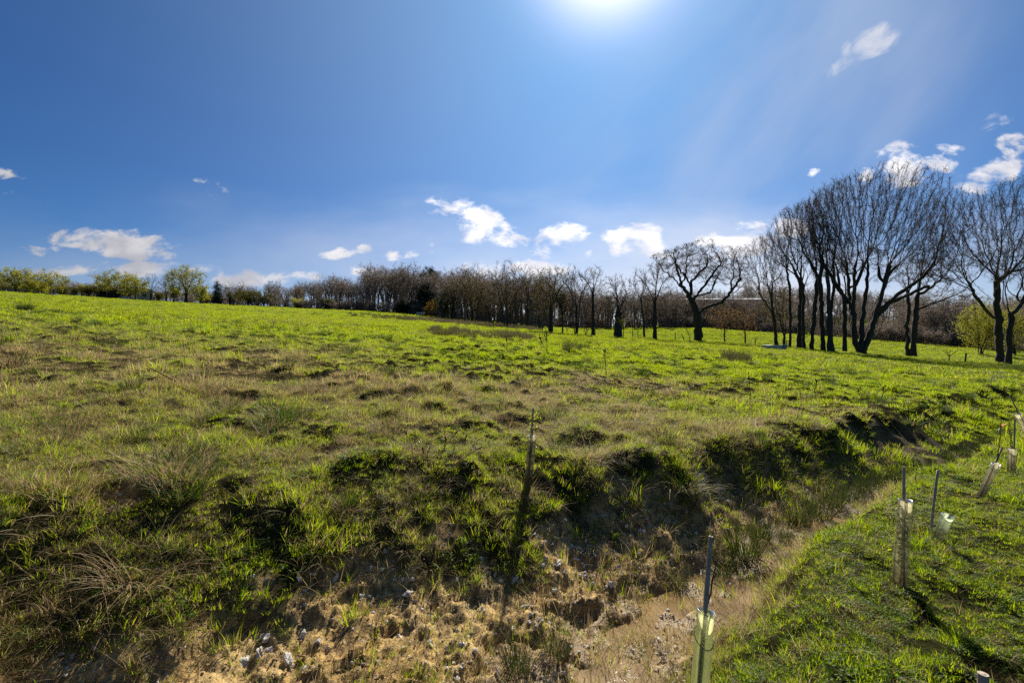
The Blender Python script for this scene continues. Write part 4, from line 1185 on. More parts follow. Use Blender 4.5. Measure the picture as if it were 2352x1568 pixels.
    lw(2254, 690, 46, 95, 106, 'yellow-green willow bush at the foot of the wooded hill', 620, 5200, size=.13, h0=.1, low=.02, stems=[(10, 20), (-10, -20)], name='willow_bush')
    lw(2330, 690, 44, 100, 107, 'second yellow-green willow bush half hidden behind the spreading bare tree', 520, 3600, size=.13, h0=.1, low=.02, name='willow_bush')

def evergreens():
    # ivy dome and pine standing out of the dark wood
    g = np.random.RandomState(3)
    loc = at(981, 128); H = (784 - 652) * loc.y / F_PX - loc.z
    A = ell(g, 420, (0, 0, H * .55), (3.1, 3.0, H * .46), .6)
    res = grow(110, fork(H, H * .3, 0, 5, .4, 4), A, .32, step=.7, kill=1.0, tw=.02, leaf=dict(n=9000, size=.17, jit=.3))
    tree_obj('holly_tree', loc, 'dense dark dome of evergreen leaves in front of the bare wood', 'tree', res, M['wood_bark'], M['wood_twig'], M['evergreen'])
    loc = at(988, 140); H = (784 - 612) * loc.y / F_PX - loc.z
    A = np.vstack([ell(g, 90, (dx, dy, H * f), (w, w, H * .075), .3) for dx, dy, f, w in ((0,0,.93,1.6),(1.6,.5,.82,2.0),(-1.6,-.4,.80,1.9),(.4,-1.4,.70,2.4),(2.2,.6,.66,1.9),(-2.0,.8,.62,1.7))])
    res = grow(111, fork(H, H * .6, 0, 4, .22, 5), A, .30, step=.7, kill=1.0, tw=.02, leaf=dict(n=4200, size=.20, jit=.25))
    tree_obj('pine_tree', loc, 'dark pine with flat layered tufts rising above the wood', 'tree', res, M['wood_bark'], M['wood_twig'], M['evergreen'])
    loc = at(930, 126); H = (784 - 690) * loc.y / F_PX - loc.z
    A = ell(g, 260, (0, 0, H * .5), (2.6, 2.4, H * .48), .5)
    res = grow(112, fork(H, H * .2, 0, 4, .5, 6), A, .16, step=.6, kill=.9, tw=.02, leaf=dict(n=4200, size=.16, jit=.3))
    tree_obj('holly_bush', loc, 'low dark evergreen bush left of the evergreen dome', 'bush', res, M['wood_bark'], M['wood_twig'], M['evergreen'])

def woodland():
    """the far woods read as one mass: bare trees and thicket behind the fields"""
    src = []
    g = np.random.RandomState(8)
    for i in range(6):
        H = 12.0; w = 2.6 + .35 * i
        A = np.vstack([ell(g, 330, (0, 0, H * .64), (w, w, H * .36), .4), ell(g, 50, (0, 0, H * .3), (w * .7, w * .7, H * .2), .2)])
        G = fork(H, H * (.3 + .05 * (i % 3)), .4 * g.randn(), 3 + i % 3, .3, 200 + i)
        if i % 2: G.append([(.5, .3, -.3), (.9, .8, H * .4), (1.3, 1.0, H * .8)])
        res = grow(210 + i, G, A, .22 + .03 * (i % 3), step=.75, kill=1.05, limb=.22, rtip=.020, tw=.021, twigs=4, tl=(.5, 1.2), sub=2, sides=5)
        V1, Q1, _ = res['trunk']; V2, Q2, T2 = res['crown']
        V = np.vstack([V1, V2]); Q = np.vstack([Q1, Q2 + len(V1)])
        mi = np.concatenate([np.zeros(len(Q1)), np.ones(len(Q2) + len(T2))])
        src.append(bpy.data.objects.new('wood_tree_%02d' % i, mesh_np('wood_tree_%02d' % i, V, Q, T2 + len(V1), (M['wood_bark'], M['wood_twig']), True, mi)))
    for i in range(3):                       # thicket
        A = ell(g, 260, (0, 0, 1.6), (2.3, 2.0, 1.7), .2)
        G = [[(g.randn() * .5, g.randn() * .5, -.2), (g.randn(), g.randn(), 1.2), (g.randn() * 1.6, g.randn() * 1.4, 2.6)] for _ in range(6)]
        res = grow(230 + i, G, A, .06, step=.45, kill=.65, limb=.5, rtip=.018, tw=.024, twigs=4, tl=(.4, 1.0), sub=2, sides=4)
        V1, Q1, _ = res['trunk']; V2, Q2, T2 = res['crown']
        V = np.vstack([V1, V2]); Q = np.vstack([Q1, Q2 + len(V1)])
        mi = np.concatenate([np.zeros(len(Q1)), np.ones(len(Q2) + len(T2))])
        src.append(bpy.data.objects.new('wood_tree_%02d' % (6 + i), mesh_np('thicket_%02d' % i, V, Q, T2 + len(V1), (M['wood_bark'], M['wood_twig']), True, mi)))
    C = source('woodland_trees', src)
    X, Y, S_, I = [], [], [], []
    def band(px0, px1, d0, d1, n, h, hv=.2, thick=False):
        for _ in range(n):
            px = g.uniform(px0, px1); f = (px - px0) / (px1 - px0)
            a0 = d0[0] + (d0[1] - d0[0]) * f; a1 = d1[0] + (d1[1] - d1[0]) * f
            y = g.uniform(a0, a1); X.append((px - 1176) / F_PX * y); Y.append(y)
            hh = (h[0] + (h[1] - h[0]) * f) * (1 + hv * g.randn())
            if thick: S_.append(max(.5, hh)); I.append(6 + g.randint(0, 3))
            else: S_.append(max(.35, hh / 12)); I.append(g.randint(0, 6))
    band(690, 840, (138, 136), (170, 168), 46, (9.0, 10.5), .10)
    band(840, 960, (134, 132), (168, 165), 40, (14.5, 15.0), .08)
    band(955, 1130, (126, 112), (165, 155), 60, (12.5, 14.0), .12)
    band(1000, 1260, (104, 98), (122, 116), 46, (11.0, 12.5), .10)
    band(1240, 1560, (120, 128), (140, 142), 40, (11.5, 10.5), .12)
    band(1110, 1330, (112, 128), (158, 165), 64, (12.5, 13.0), .12)
    band(500, 700, (150, 146), (172, 170), 40, (7.0, 8.0), .12)
    band(-60, 500, (140, 150), (165, 172), 60, (4.6, 5.2), .15)
    band(-60, 700, (136, 142), (150, 156), 90, (.95, 1.05), .2, True)
    band(1300, 1720, (146, 140), (175, 166), 85, (12.0, 11.0), .15)
    band(1480, 1760, (138, 136), (150, 148), 34, (10.5, 10.0), .12)
    band(1700, 2520, (136, 112), (172, 150), 130, (11.5, 13.0), .15)
    band(1480, 2600, (180, 160), (268, 250), 210, (13.5, 15.0), .15)
    band(690, 1000, (130, 124), (140, 132), 60, (.9, 1.0), .2, True)
    band(1000, 1330, (118, 122), (135, 134), 52, (.9, .9), .2, True)
    band(1330, 1720, (140, 134), (152, 144), 60, (1.0, 1.0), .2, True)
    band(1720, 2500, (132, 104), (144, 116), 110, (1.15, 1.1), .2, True)
    band(1600, 2500, (150, 130), (220, 200), 120, (1.3, 1.3), .2, True)
    X = np.array(X); Y = np.array(Y); n = len(X)
    z = terrain(X, Y)[0]; sc = np.array(S_)
    scatter('woodland', C, np.stack([X, Y, z], 1), np.stack([g.randn(n) * .03, g.randn(n) * .03, g.rand(n) * 6.283], 1), np.stack([sc * 1.05, sc * 1.05, sc], 1), np.array(I), np.zeros(n), 'grey-brown leafless woodland closing off the fields')
heroes(); print('heroes', round(time.time() - T0, 1))
middle_row(); print('row', round(time.time() - T0, 1))
left_trees(); evergreens(); print('left', round(time.time() - T0, 1))
woodland(); print('wood', round(time.time() - T0, 1))

# ------------------------------------------------------------------ tree shelters, canes, saplings
def lean_frame(base, top):
    """matrix with z along base->top"""
    z = (Vector(top) - Vector(base)).normalized()
    x = Vector((0, 1, 0)).cross(z).normalized(); y = z.cross(x)
    return Matrix((x, y, z)).transposed()

def at_h(px, py, Y):
    return Vector(((px - 1176) / F_PX * Y, Y, (784 - py) / F_PX * Y))

def shelter(name, base, top, rad, mat, seed, label, cane=None, sap=None, leaves=0, tie=True, cat='tree shelter', group=None, torn=0., moss=0, seg=18, stems=1):
    """tube from base to top (world points), with cane and sapling given as world points too"""
    base = Vector(base); top = Vector(top); g = np.random.RandomState(seed)
    t = empty(name, base, label, cat, group)
    ax = top - base; L = ax.length; Mx = lean_frame(base, top)
    n = seg; k = 14; th = .0014
    V = []; Q = []
    for side, rr in ((0, rad),):
        for i in range(k + 1):
            f = i / k
            for j in range(n):
                a = j * 2 * math.pi / n
                w = 1 + .05 * math.sin(a * 2 + f * 5 + seed) + .03 * math.sin(f * 17 + a)
                zz = f * L
                if i == k: zz += .004 * math.sin(a * 2 + seed) - torn * max(0, math.sin(a + seed)) ** 3
                fl = 1 + .015 * sstep(.93, 1, f)
                V.append(Mx @ Vector((math.cos(a) * rr * w * fl, math.sin(a) * rr * w * fl, zz)))
    o2 = (k + 1) * n
    for i in range(k):
        for j in range(n):
            j2 = (j + 1) % n
            Q.append((i*n+j, i*n+j2, (i+1)*n+j2, (i+1)*n+j))
    for j in range(n):                              # rolled rim
        a = j * 2 * math.pi / n; p = V[k*n+j]; c = Mx @ Vector((math.cos(a), math.sin(a), 0))
        V.append(p + c * .0016 + Mx @ Vector((0, 0, -.001)))
    for j in range(n):
        a = j * 2 * math.pi / n; V.append(V[k*n+j] + Mx @ Vector((math.cos(a) * .0014, math.sin(a) * .0014, -.006)))
    for j in range(n):
        j2 = (j + 1) % n
        Q.append((k*n+j, k*n+j2, o2+j2, o2+j)); Q.append((o2+j, o2+j2, o2+n+j2, o2+n+j))
    tube = obj('tube', mesh_np('tube', np.array([tuple(v) for v in V]), np.array(Q), None, (mat,), True), t)
    if cane:
        c0, c1, cr = Vector(cane[0]) - base, Vector(cane[1]) - base, cane[2]
        mb = MB(); m = 9
        pts = [c0.lerp(c1, i / m) for i in range(m + 1)]
        rs = [cr * (1.12 if i in (4, 7) else 1.0) * (1.04 - .08 * i / m) for i in range(m + 1)]
        mb.tube([tuple(p) for p in pts], rs, 10, cap=False)
        # hollow cut end
        d = (c1 - c0).normalized()
        ring_in = cr * .55
        P = [tuple(c1), tuple(c1 - d * cr * 1.2)]
        mb.tube([tuple(c1 - d * .0005), tuple(c1 - d * cr * 1.5)], [ring_in, ring_in * .8], 10, cap=False)
        Mc = lean_frame(c0, c1)
        RV = []; 
        for rr in (rs[-1], ring_in):
            for j in range(10):
                a = j * 2 * math.pi / 10; RV.append(tuple(c1 + Mc @ Vector((math.cos(a) * rr, math.sin(a) * rr, 0))))
        mb.add(RV, [(j, (j+1) % 10, 10 + (j+1) % 10, 10 + j) for j in range(10)])
        mb.build('cane', M['stake'], t, smooth=True)
        if tie:
            for f in (.30, .82):
                mb = MB(); c = Mx @ Vector((0, 0, f * L)); pts = []
                for j in range(25):
                    a = j * 2 * math.pi / 24
                    pts.append(tuple(c + Mx @ Vector((math.cos(a) * rad * 1.09, math.sin(a) * rad * 1.09, .035 * math.sin(a)))))
                mb.tube(pts, .0022, 5)
                mb.build('cable_tie', M['tie'], t, smooth=True)
    if sap:
        for si in range(stems):
            pts = [Vector(p) - base + Vector((si * .03, si * .04, 0)) for p in sap]
            full = []
            for a, b in zip(pts[:-1], pts[1:]):
                for i in range(6): full.append(a.lerp(b, i / 6) + Vector(tuple(g.randn(3) * .0025)))
            full.append(pts[-1])
            mb = MB(); mb.tube([tuple(p) for p in full], np.linspace(.0065, .0022, len(full)), 6)
            for i in range(int(len(full) * .45), len(full), 2):
                d = Vector(tuple(g.randn(3))); d.z = abs(d.z) * .7; d.normalize(); ln = .03 + .05 * g.rand()
                mb.tube([tuple(full[i]), tuple(full[i] + d * ln * .5), tuple(full[i] + d * ln + Vector((0, 0, .01)))], [.0022, .0016, .001], 4)
            st = mb.build('sapling', M['stem'], t, smooth=True)
            if leaves and si == 0:
                C = []
                for i in range(leaves):
                    p = full[int(len(full) * (.5 + .5 * g.rand())) - 1]; C.append(tuple(p + Vector(tuple(g.randn(3) * np.array([.028, .028, .022])))))
                Vl, Ql = leaf_faces(np.array(C), .013, g)
                me = mesh_np('leaves', Vl, Ql, None, (M['sapling_leaf'],), True); add_attr(me, 'rnd', np.repeat(g.rand(len(C)), 4)); add_attr(me, 'pick', np.ones(len(Vl)))
                obj('leaves', me, st)
    if moss:
        C = []
        for i in range(moss):
            f = .22 + .70 * g.rand(); a = g.rand() * 6.283; rr = rad * (.15 + .6 * g.rand())
            C.append(tuple(Mx @ Vector((math.cos(a) * rr, math.sin(a) * rr, f * L))))
        Vl, Ql = leaf_faces(np.array(C), .016, g)
        me = mesh_np('weeds_inside', Vl, Ql, None, (M['clover'],), True); add_attr(me, 'rnd', np.repeat(g.rand(len(C)), 4)); add_attr(me, 'pick', np.ones(len(Vl)))
        obj('weeds_inside', me, t)
    return t

def ground_under(px, Y):
    x = (px - 1176) / F_PX * Y
    return Vector((x, Y, gz(x, Y)))

def shelters():
    # green tube standing right in front
    b = ground_under(1593, 1.9); tp = at_h(1622, 1400, 1.93)
    shelter('tree_shelter', b, tp, .036, M['tube_green'], 1, 'lime green translucent tube with a tall cane, nearest the muddy water',
            cane=(b + Vector((-.012, -.026, 0)), at_h(1633, 1231, 1.93), .0095), sap=[b, tp, at_h(1650, 1275, 1.95)], torn=.01)
    # mossy tube on the near bank
    b = place(2066, 1336); Y = b.y; tp = at_h(2079, 1147, Y)
    shelter('tree_shelter', b, tp, .040, M['tube_clear'], 2, 'cloudy tube stuffed with weeds and moss around a straight cane',
            cane=(b + Vector((.0, -.03, 0)), at_h(2076, 1071, Y), .0085), sap=[b, at_h(2080, 1160, Y)], moss=170, leaves=30)
    # leaning cane whose tube has blown off
    b = place(2136, 1228); Y = b.y
    t = empty('garden_cane', b, 'bare leaning cane with nothing around it, beside the empty tilted tube', 'cane')
    c1 = at_h(2154, 1079, Y) - b
    mb = MB(); mb.tube([tuple(c1 * (i / 9)) for i in range(10)], [.0095 * (1.12 if i in (3, 6) else 1) for i in range(10)], 10)
    mb.build('cane', M['stake'], t, smooth=True)
    mb = MB(); c = c1 * .72; ax = lean_frame((0, 0, 0), c1)
    mb.tube([tuple(c + ax @ Vector((math.cos(a) * .0115, math.sin(a) * .0115, 0))) for a in np.linspace(0, 6.283, 17)], .0016, 5)
    mb.build('wire_tie', M['stem'], t, smooth=True)
    b = place(2152, 1236); tp = at_h(2177, 1183, b.y - .10)
    shelter('empty_tree_shelter', b, tp, .040, M['tube_pale'], 3, 'short empty pale green tube tipped over in the grass', tie=False, cat='tree shelter')
    # tube across the field edge, in the middle
    b = place(1213, 1112); Y = b.y; tp = at_h(1223, 1000, Y)
    shelter('tree_shelter', b, tp, .041, M['tube_dirty'], 4, 'dirty tube on top of the far bank with a bright leafed sapling poking out',
            cane=(b + Vector((-.012, -.03, 0)), at_h(1225, 936, Y), .0085), sap=[b, tp, at_h(1227, 940, Y)], leaves=110, moss=180)
    # leaning pale tube
    b = place(2249, 1156); Y = b.y; tp = at_h(2290, 1062, Y)
    shelter('tree_shelter', b, tp, .034, M['tube_clear'], 5, 'pale tube leaning far to the right with two long bare shoots',
            cane=(b + Vector((.03, .02, 0)), at_h(2303, 1026, Y), .008), sap=[b, tp, at_h(2296, 1010, Y), at_h(2299, 966, Y)], stems=1, torn=.03)
    # upright tube behind it
    b = place(2323, 1092); Y = b.y; tp = at_h(2325, 1030, Y)
    shelter('tree_shelter', b, tp, .042, M['tube_clear'], 6, 'upright pale tube with a dark cane and two dark shoots, behind the leaning one',
            cane=(b + Vector((.05, .02, 0)), at_h(2331, 962, Y), .009), sap=[b, tp, at_h(2319, 966, Y)], stems=2)
    # tube at the right margin
    b = ground_under(2392, 7.0); tp = at_h(2337, 950, 7.05)
    shelter('tree_shelter', b, tp, .042, M['tube_clear'], 7, 'grey tube toppling to the left at the far end of the row of tubes',
            cane=(b + Vector((.0, -.02, 0)), at_h(2319, 908, 7.05), .008), sap=[b, tp])
    # cane end near the feet of the photographer
    b = ground_under(2262, 1.28); c1 = at_h(2258, 1546, 1.30) - b
    t = empty('garden_cane', b, 'short hollow cane standing alone in the near turf, only its cut end showing', 'cane')
    mb = MB(); mb.tube([tuple(c1 * (i / 6)) for i in range(7)], .0125, 14, cap=False)
    d = c1.normalized(); ax = lean_frame((0, 0, 0), c1); RV = []
    for rr in (.0125, .0075):
        for j in range(14):
            a = j * 2 * math.pi / 14; RV.append(tuple(c1 + ax @ Vector((math.cos(a) * rr, math.sin(a) * rr, 0))))
    mb.add(RV, [(j, (j+1) % 14, 14 + (j+1) % 14, 14 + j) for j in range(14)])
    mb.tube([tuple(c1), tuple(c1 - d * .05)], [.0075, .006], 14, cap=True)
    mb.build('cane', M['stake'], t, smooth=True)

# ------------------------------------------------------------------ things about the field
def field_things():
    # galvanised trough
    a = at(1752, 55.5); b = at(1806, 54.0)
    mid = (a + b) / 2; L = (Vector((b.x, b.y, 0)) - Vector((a.x, a.y, 0))).length; rz = math.atan2(b.y - a.y, b.x - a.x)
    t = empty('water_trough', (mid.x, mid.y, max(gz(mid.x, mid.y), (784 - 804) / F_PX * mid.y) + .10), 'long grey metal water trough in the grass before the bare trees', 'trough', rz=rz)
    h = .48; w = .5
    mb = MB(); th = .02
    x0, x1 = -L/2, L/2
    for sgn in (-1, 1):
        P = np.array([(x0,sgn*w*.38,0),(x1,sgn*w*.38,0),(x1,sgn*w*.5,h),(x0,sgn*w*.5,h),(x0,sgn*(w*.38-th),0),(x1,sgn*(w*.38-th),0),(x1,sgn*(w*.5-th),h),(x0,sgn*(w*.5-th),h)])
        mb.add(P, [(0,1,2,3),(4,7,6,5),(3,2,6,7),(0,4,5,1),(0,3,7,4),(1,5,6,2)])
    for xx in (x0, x1 - th):
        P = np.array([(xx,-w*.37,0.002),(xx,w*.37,.002),(xx,w*.49,h-.002),(xx,-w*.49,h-.002),(xx+th,-w*.37,.002),(xx+th,w*.37,.002),(xx+th,w*.49,h-.002),(xx+th,-w*.49,h-.002)])
        mb.add(P, [(0,1,2,3),(4,7,6,5),(3,2,6,7),(0,4,5,1),(0,3,7,4),(1,5,6,2)])
    mb.box((0, 0, .03), (L - .06, w * .7, .04)); mb.build('basin', M['galv'], t)
    mb = MB()
    for sgn in (-1, 1): mb.tube([(x0 - .01, sgn * w * .5, h + .012), (x1 - .42, sgn * w * .5, h + .012)], .022, 8)
    mb.tube([(x0, -w * .5, h + .012), (x0, w * .5, h + .012)], .022, 8); mb.build('rolled_rim', M['galv'], t, smooth=True)
    mb = MB(); mb.box((x1 - .19, 0, h * .5 + .03), (.42, w + .06, h + .16), bev=.03); mb.build('valve_cover', M['galv_dark'], t)
    mb = MB(); mb.box((0, 0, h - .10), (L - .5, w * .84, .01)); mb.build('trough_water', M['water'], t)
    for xx in (-L * .33, L * .3):
        mb = MB(); mb.box((xx, 0, -.05), (.1, w * .9, .1), bev=.01); mb.build('bearer', M['post'], t)
    # fence posts along the boundary
    posts = [(1246,762,.0,'low fence post stump left of the ochre budded tree'),(1302,767,.02,'short fence post between two bare trunks left of the pollard'),(1367,772,.0,'fence post hard against the single straight trunk'),
             (1453,777.5,.0,'fence post between the pollard and the slim leaning tree'),(1551,782,.0,'upright fence post left of the gnarled oak'),(1571,784,-.28,'short fence post slanting left beside the gnarled oak'),
             (1734,794,.05,'fence post right of the coppery leaved trees'),(1807,799,.0,'fence post at the right end of the metal trough'),(2216,832,.16,'thick fence post slanting right beside the little dead bush')]
    for i, (px, py, ln, lab) in enumerate(posts):
        p = place(px, py); hgt = 1.15 + .1 * math.sin(i * 3.1); th = .11 if px < 2200 else .17
        t = empty('fence_post', p, lab, 'post', 'weathered posts of the old field fence', rz=.3 * i)
        t.rotation_euler = (0, ln, .3 * i if abs(ln) < .04 else 0)
        mb = MB(); mb.tube([(0,0,-.3),(.01,0,hgt*.5),(0,.01,hgt-.02),(0,.01,hgt)], [th*.55, th*.5, th*.5, th*.42], 8); mb.build('post_shaft', M['post'], t)
        for hz in (.45, .85):
            mb = MB(); mb.tube([(-th*.6, -.05, hz), (-th*.72, 0, hz+.01), (-th*.6, .05, hz)], .008, 5); mb.build('staple', M['rust'], t)
    # open-fronted stable
    c = at(264, 136); t = empty('field_shelter', c, 'low black open-fronted animal shelter under the pale willows', 'shed', rz=-.10)
    W, D, H = 6.9, 3.2, 2.5
    mb = MB(); mb.box((0, D/2, H*.5-.1), (W, .08, H), bev=.01); mb.box((-W/2+.042, 0, H*.5-.1), (.08, D-.09, H)); mb.box((W/2-.042, 0, H*.5-.15), (.08, D-.09, H-.1)); mb.box((1.35, -D/2+.05, H*.48-.1), (4.0, .07, H*.90)); mb.build('wall', M['shed'], t)
    mb = MB(); mb.box((0, -.1, H+.02), (W+.3, D+.6, .10), bev=.02, M=Matrix.Rotation(.045, 3, 'Y')); mb.build('roof', M['shed_roof'], t)
    mb = MB(); mb.box((-.78, -D/2-.12, H*.5-.1), (.15, .12, H+.1), bev=.01); mb.build('pale_post', M['grey_render'], t)
    mb = MB(); mb.box((-2.1, -D/2+.05, .45), (2.4, .05, .12)); mb.box((-2.1, -D/2+.05, .85), (2.4, .05, .12)); mb.build('rail', M['rail'], t)
    # pale gable building behind the bare tree
    c = at(338, 140); t = empty('outbuilding', c, 'pale rendered outbuilding whose gable shows behind a bare tree', 'building', rz=.5)
    w, d, h, rg = 4.2, 7., 2.6, 1.0
    mb = MB(); P = np.array([(-w/2,-d/2,-.3),(w/2,-d/2,-.3),(w/2,d/2,-.3),(-w/2,d/2,-.3),(-w/2,-d/2,h),(w/2,-d/2,h),(w/2,d/2,h),(-w/2,d/2,h),(0,-d/2,h+rg),(0,d/2,h+rg)])
    mb.add(P, [(0,1,5,4),(1,2,6,5),(2,3,7,6),(3,0,4,7)], [(4,5,8),(6,7,9)]); mb.build('wall', M['grey_render'], t)
    mb = MB()
    for sg in (-1, 1):
        e = np.array([(0,-d/2-.2,h+rg+.02),(0,d/2+.2,h+rg+.02),(sg*(w/2+.25),d/2+.2,h-.08),(sg*(w/2+.25),-d/2-.2,h-.08)]); P = np.vstack([e, e + np.array([0,0,.10])])
        mb.add(P, [(3,2,1,0),(4,5,6,7),(0,1,5,4),(1,2,6,5),(2,3,7,6),(3,0,4,7)])
    mb.build('roof', M['slate'], t)
    mb = MB(); mb.box((0, -d/2-.02, 1.25), (.9, .06, .9)); f = mb.build('window', M['shed'], t)
    mb = MB(); mb.box((0, -d/2-.06, 1.25), (1.02, .05, .07)); mb.box((0, -d/2-.06, .78), (1.1, .09, .06)); mb.build('window_frame', M['white_paint'], f)
    # rail fence at the far left
    def rails(pa, pb, label, name='rail_fence', n=12):
        A, B = at(*pa), at(*pb); t = empty(name, A, label, 'fence')
        last = None; mb = MB()
        for i in range(n + 1):
            q = A.lerp(B, i / n); q.z = gz(q.x, q.y); q = q - A
            pm = MB(); pm.box((q.x, q.y, q.z + .5), (.13, .13, 1.4), bev=.015); pm.build('post', M['rail'], t)
            if last is not None:
                for hz in (.45, .95):
                    mb.tube([tuple(last + Vector((0, -.08, hz))), tuple(q + Vector((0, -.08, hz)))], .055, 5)
            last = q
        mb.build('rail', M['rail'], t)
    rails((-60, 118), (205, 126), 'dark wooden rail fence below the round willow', n=14)
    rails((206, 126.5), (246, 132), 'short stretch of dark rail fence ending at the black shelter', n=4)
    # stack of bleached boards in the grass
    c = at(116, 114); t = empty('board_stack', c, 'low stack of bleached boards lying in front of the rail fence', 'boards', rz=-.08)
    for k in range(3):
        mb = MB(); mb.box((.15 * k, .1 * k, .12 + .16 * k), (3.3 - .4 * k, .7, .13), bev=.01); mb.build('board', M['board'], t)
    # blue tarpaulin heap
    g = np.random.RandomState(4); c = at(289, 130); t = empty('tarpaulin_heap', c, 'small heap under a bright blue tarpaulin beside the black shelter', 'tarpaulin')
    u, v = np.meshgrid(np.linspace(-1, 1, 15), np.linspace(-1, 1, 15)); h = np.clip(1 - u**2, 0, 1) * np.clip(1 - v**2, 0, 1)
    z = .75 * h ** .6 + .06 * noise(u * 2.5, v * 2.5, 4) - .03
    V = np.stack([u * 1.1, v * .8, z], -1).reshape(-1, 3); i = np.arange(14)[:, None] * 15; j = np.arange(14)[None]
    obj('cover', mesh_np('cover', V, np.stack([i+j, i+j+1, i+15+j+1, i+15+j], -1).reshape(-1, 4), None, (M['blue_tarp'],), True), t)
    mb = MB(); mb.tube([(-1.0, -.3, .05), (-.4, -.5, .5), (.2, -.55, .55), (.9, -.4, .1)], .03, 5); mb.build('rope', M['white_paint'], t)
    # pale metal gate between shelter and tarpaulin
    c = at(292, 126); t = empty('metal_gate', c, 'light tubular metal gate and hurdles in front of the blue heap', 'gate', rz=-.12)
    mb = MB()
    for hz in (.25, .5, .75, 1.05): mb.tube([(-2.6, 0, hz), (2.2, 0, hz)], .03, 6)
    mb.build('bar', M['galv'], t)
    mb = MB()
    for xx in (-2.6, -1.0, .6, 2.2): mb.tube([(xx, 0, -.1), (xx, 0, 1.1)], .035, 6)
    mb.tube([(-1.0, 0, 1.05), (.6, 0, .25)], .025, 6); mb.build('upright', M['galv'], t)
    # small white hurdle below the amber shrub
    c = at(963, 101); t = empty('white_hurdle', c, 'small white two-barred hurdle at the foot of the dark wood', 'hurdle', rz=-.1)
    mb = MB(); mb.box((0, 0, .95), (1.15, .06, .12), bev=.01); mb.box((0, 0, .55), (1.15, .06, .12), bev=.01); mb.build('bar', M['white_paint'], t)
    for sx in (-1, 1): mb = MB(); mb.box((sx * .52, .05, .5), (.09, .08, 1.2), bev=.01); mb.build('leg', M['white_paint'], t)
    # power pole
    c = at(780, 126); t = empty('power_pole', c, 'wooden power pole with a crossarm standing against the bare wood', 'pole', rz=-.1)
    Hh = (784 - 686) / F_PX * 126 - c.z
    mb = MB(); mb.tube([(0,0,-.5),(0,0,Hh*.5),(0,0,Hh)], [.19,.16,.13], 10); mb.build('pole_shaft', M['pole'], t, smooth=True)
    mb = MB(); mb.box((0, -.17, Hh-.35), (2.2, .14, .16), bev=.01); ca = mb.build('crossarm', M['pole'], t)
    for xx in (-.95, 0, .95):
        mb = MB(); mb.tube([(xx,-.17,Hh-.27),(xx,-.17,Hh-.18),(xx,-.17,Hh-.14),(xx,-.17,Hh-.05),(xx,-.17,Hh)], [.05,.05,.1,.1,.05], 8); mb.build('insulator', M['ceramic'], ca, smooth=True)
    e = at(1010, 150)
    t2 = empty('power_line', c, 'three thin wires running right from the power pole into the wood', 'wire')
    for xx in (-.95, 0, .95):
        A = Vector((xx, -.17, Hh)); B = Vector((e.x - c.x, e.y - c.y + xx, e.z + 9 - c.z)); pts = []
        for k in range(13):
            f = k / 12; q = A.lerp(B, f); q.z -= 1.2 * 4 * f * (1 - f); pts.append(tuple(q))
        mb = MB(); mb.tube(pts, .012, 4); mb.build('wire', M['pole'], t2)
    # long pale-roofed building on the hill
    c = at(1628, 168); c.z = (784 - 690) / F_PX * 168 - 3.6
    t = empty('long_barn', c, 'long low building whose pale roof shows behind the gnarled oak', 'building', rz=-.03)
    Lb = 228 / F_PX * 168
    mb = MB(); mb.box((0, 0, .2), (Lb, 11, 6.0)); mb.build('wall', M['shed_wall'], t)
    mb = MB(); P = np.array([(-Lb/2-.4,-5.9,3.25),(Lb/2+.4,-5.9,3.25),(Lb/2+.4,0,4.1),(-Lb/2-.4,0,4.1),(-Lb/2-.4,-5.9,3.5),(Lb/2+.4,-5.9,3.5),(Lb/2+.4,0,4.35),(-Lb/2-.4,0,4.35)])
    mb.add(P, [(0,3,2,1),(4,5,6,7),(0,1,5,4),(1,2,6,5),(2,3,7,6),(3,0,4,7)])
    P2 = P.copy(); P2[:, 1] *= -1; P2[:, 1] += .004; mb.add(P2, [(0,1,2,3),(4,7,6,5),(0,4,5,1),(1,5,6,2),(2,6,7,3),(3,7,4,0)]); mb.build('roof', M['pale_roof'], t)
    mb = MB()
    for k in range(9): mb.box((-Lb/2 + (k + .5) * Lb / 9, -5.52, .6), (1.6, .08, 1.1))
    mb.build('window', M['shed'], t)
    # litter and rusty bar
    p = place(2303, 983); t = empty('plastic_scrap', p, 'crumpled orange plastic scrap caught in the grass behind the tubes', 'litter')
    u, v = np.meshgrid(np.linspace(-1, 1, 9), np.linspace(-1, 1, 9)); z = .05 + .035 * noise(u * 1.6, v * 1.6, 8) + .03 * u
    V = np.stack([u * .085, v * .05, z], -1).reshape(-1, 3); V = np.vstack([V, V - np.array([0, 0, .003])])
    i = np.arange(8)[:, None] * 9; j = np.arange(8)[None]; q = np.stack([i+j, i+j+1, i+9+j+1, i+9+j], -1).reshape(-1, 4)
    obj('scrap', mesh_np('scrap', V, np.vstack([q, q[:, ::-1] + 81]), None, (M['orange'],), True), t)
    p = place(2293, 990); t = empty('plastic_scrap', p, 'small white plastic scrap left of the orange one', 'litter')
    V2 = V * np.array([.5, .6, .8]); obj('scrap', mesh_np('scrap', V2, np.vstack([q, q[:, ::-1] + 81]), None, (M['litter_white'],), True), t)
    a = place(346, 887); b = place(420, 905); a.z += .16; b.z += .05
    mb = MB(); mb.tube([tuple(a - a), tuple((b - a) * .5), tuple(b - a)], .011, 6)
    o = mb.build('rusty_bar', M['rust'], None, a, True); tag(o, 'thin rusty rod slanting out of the dead grass', 'rod')

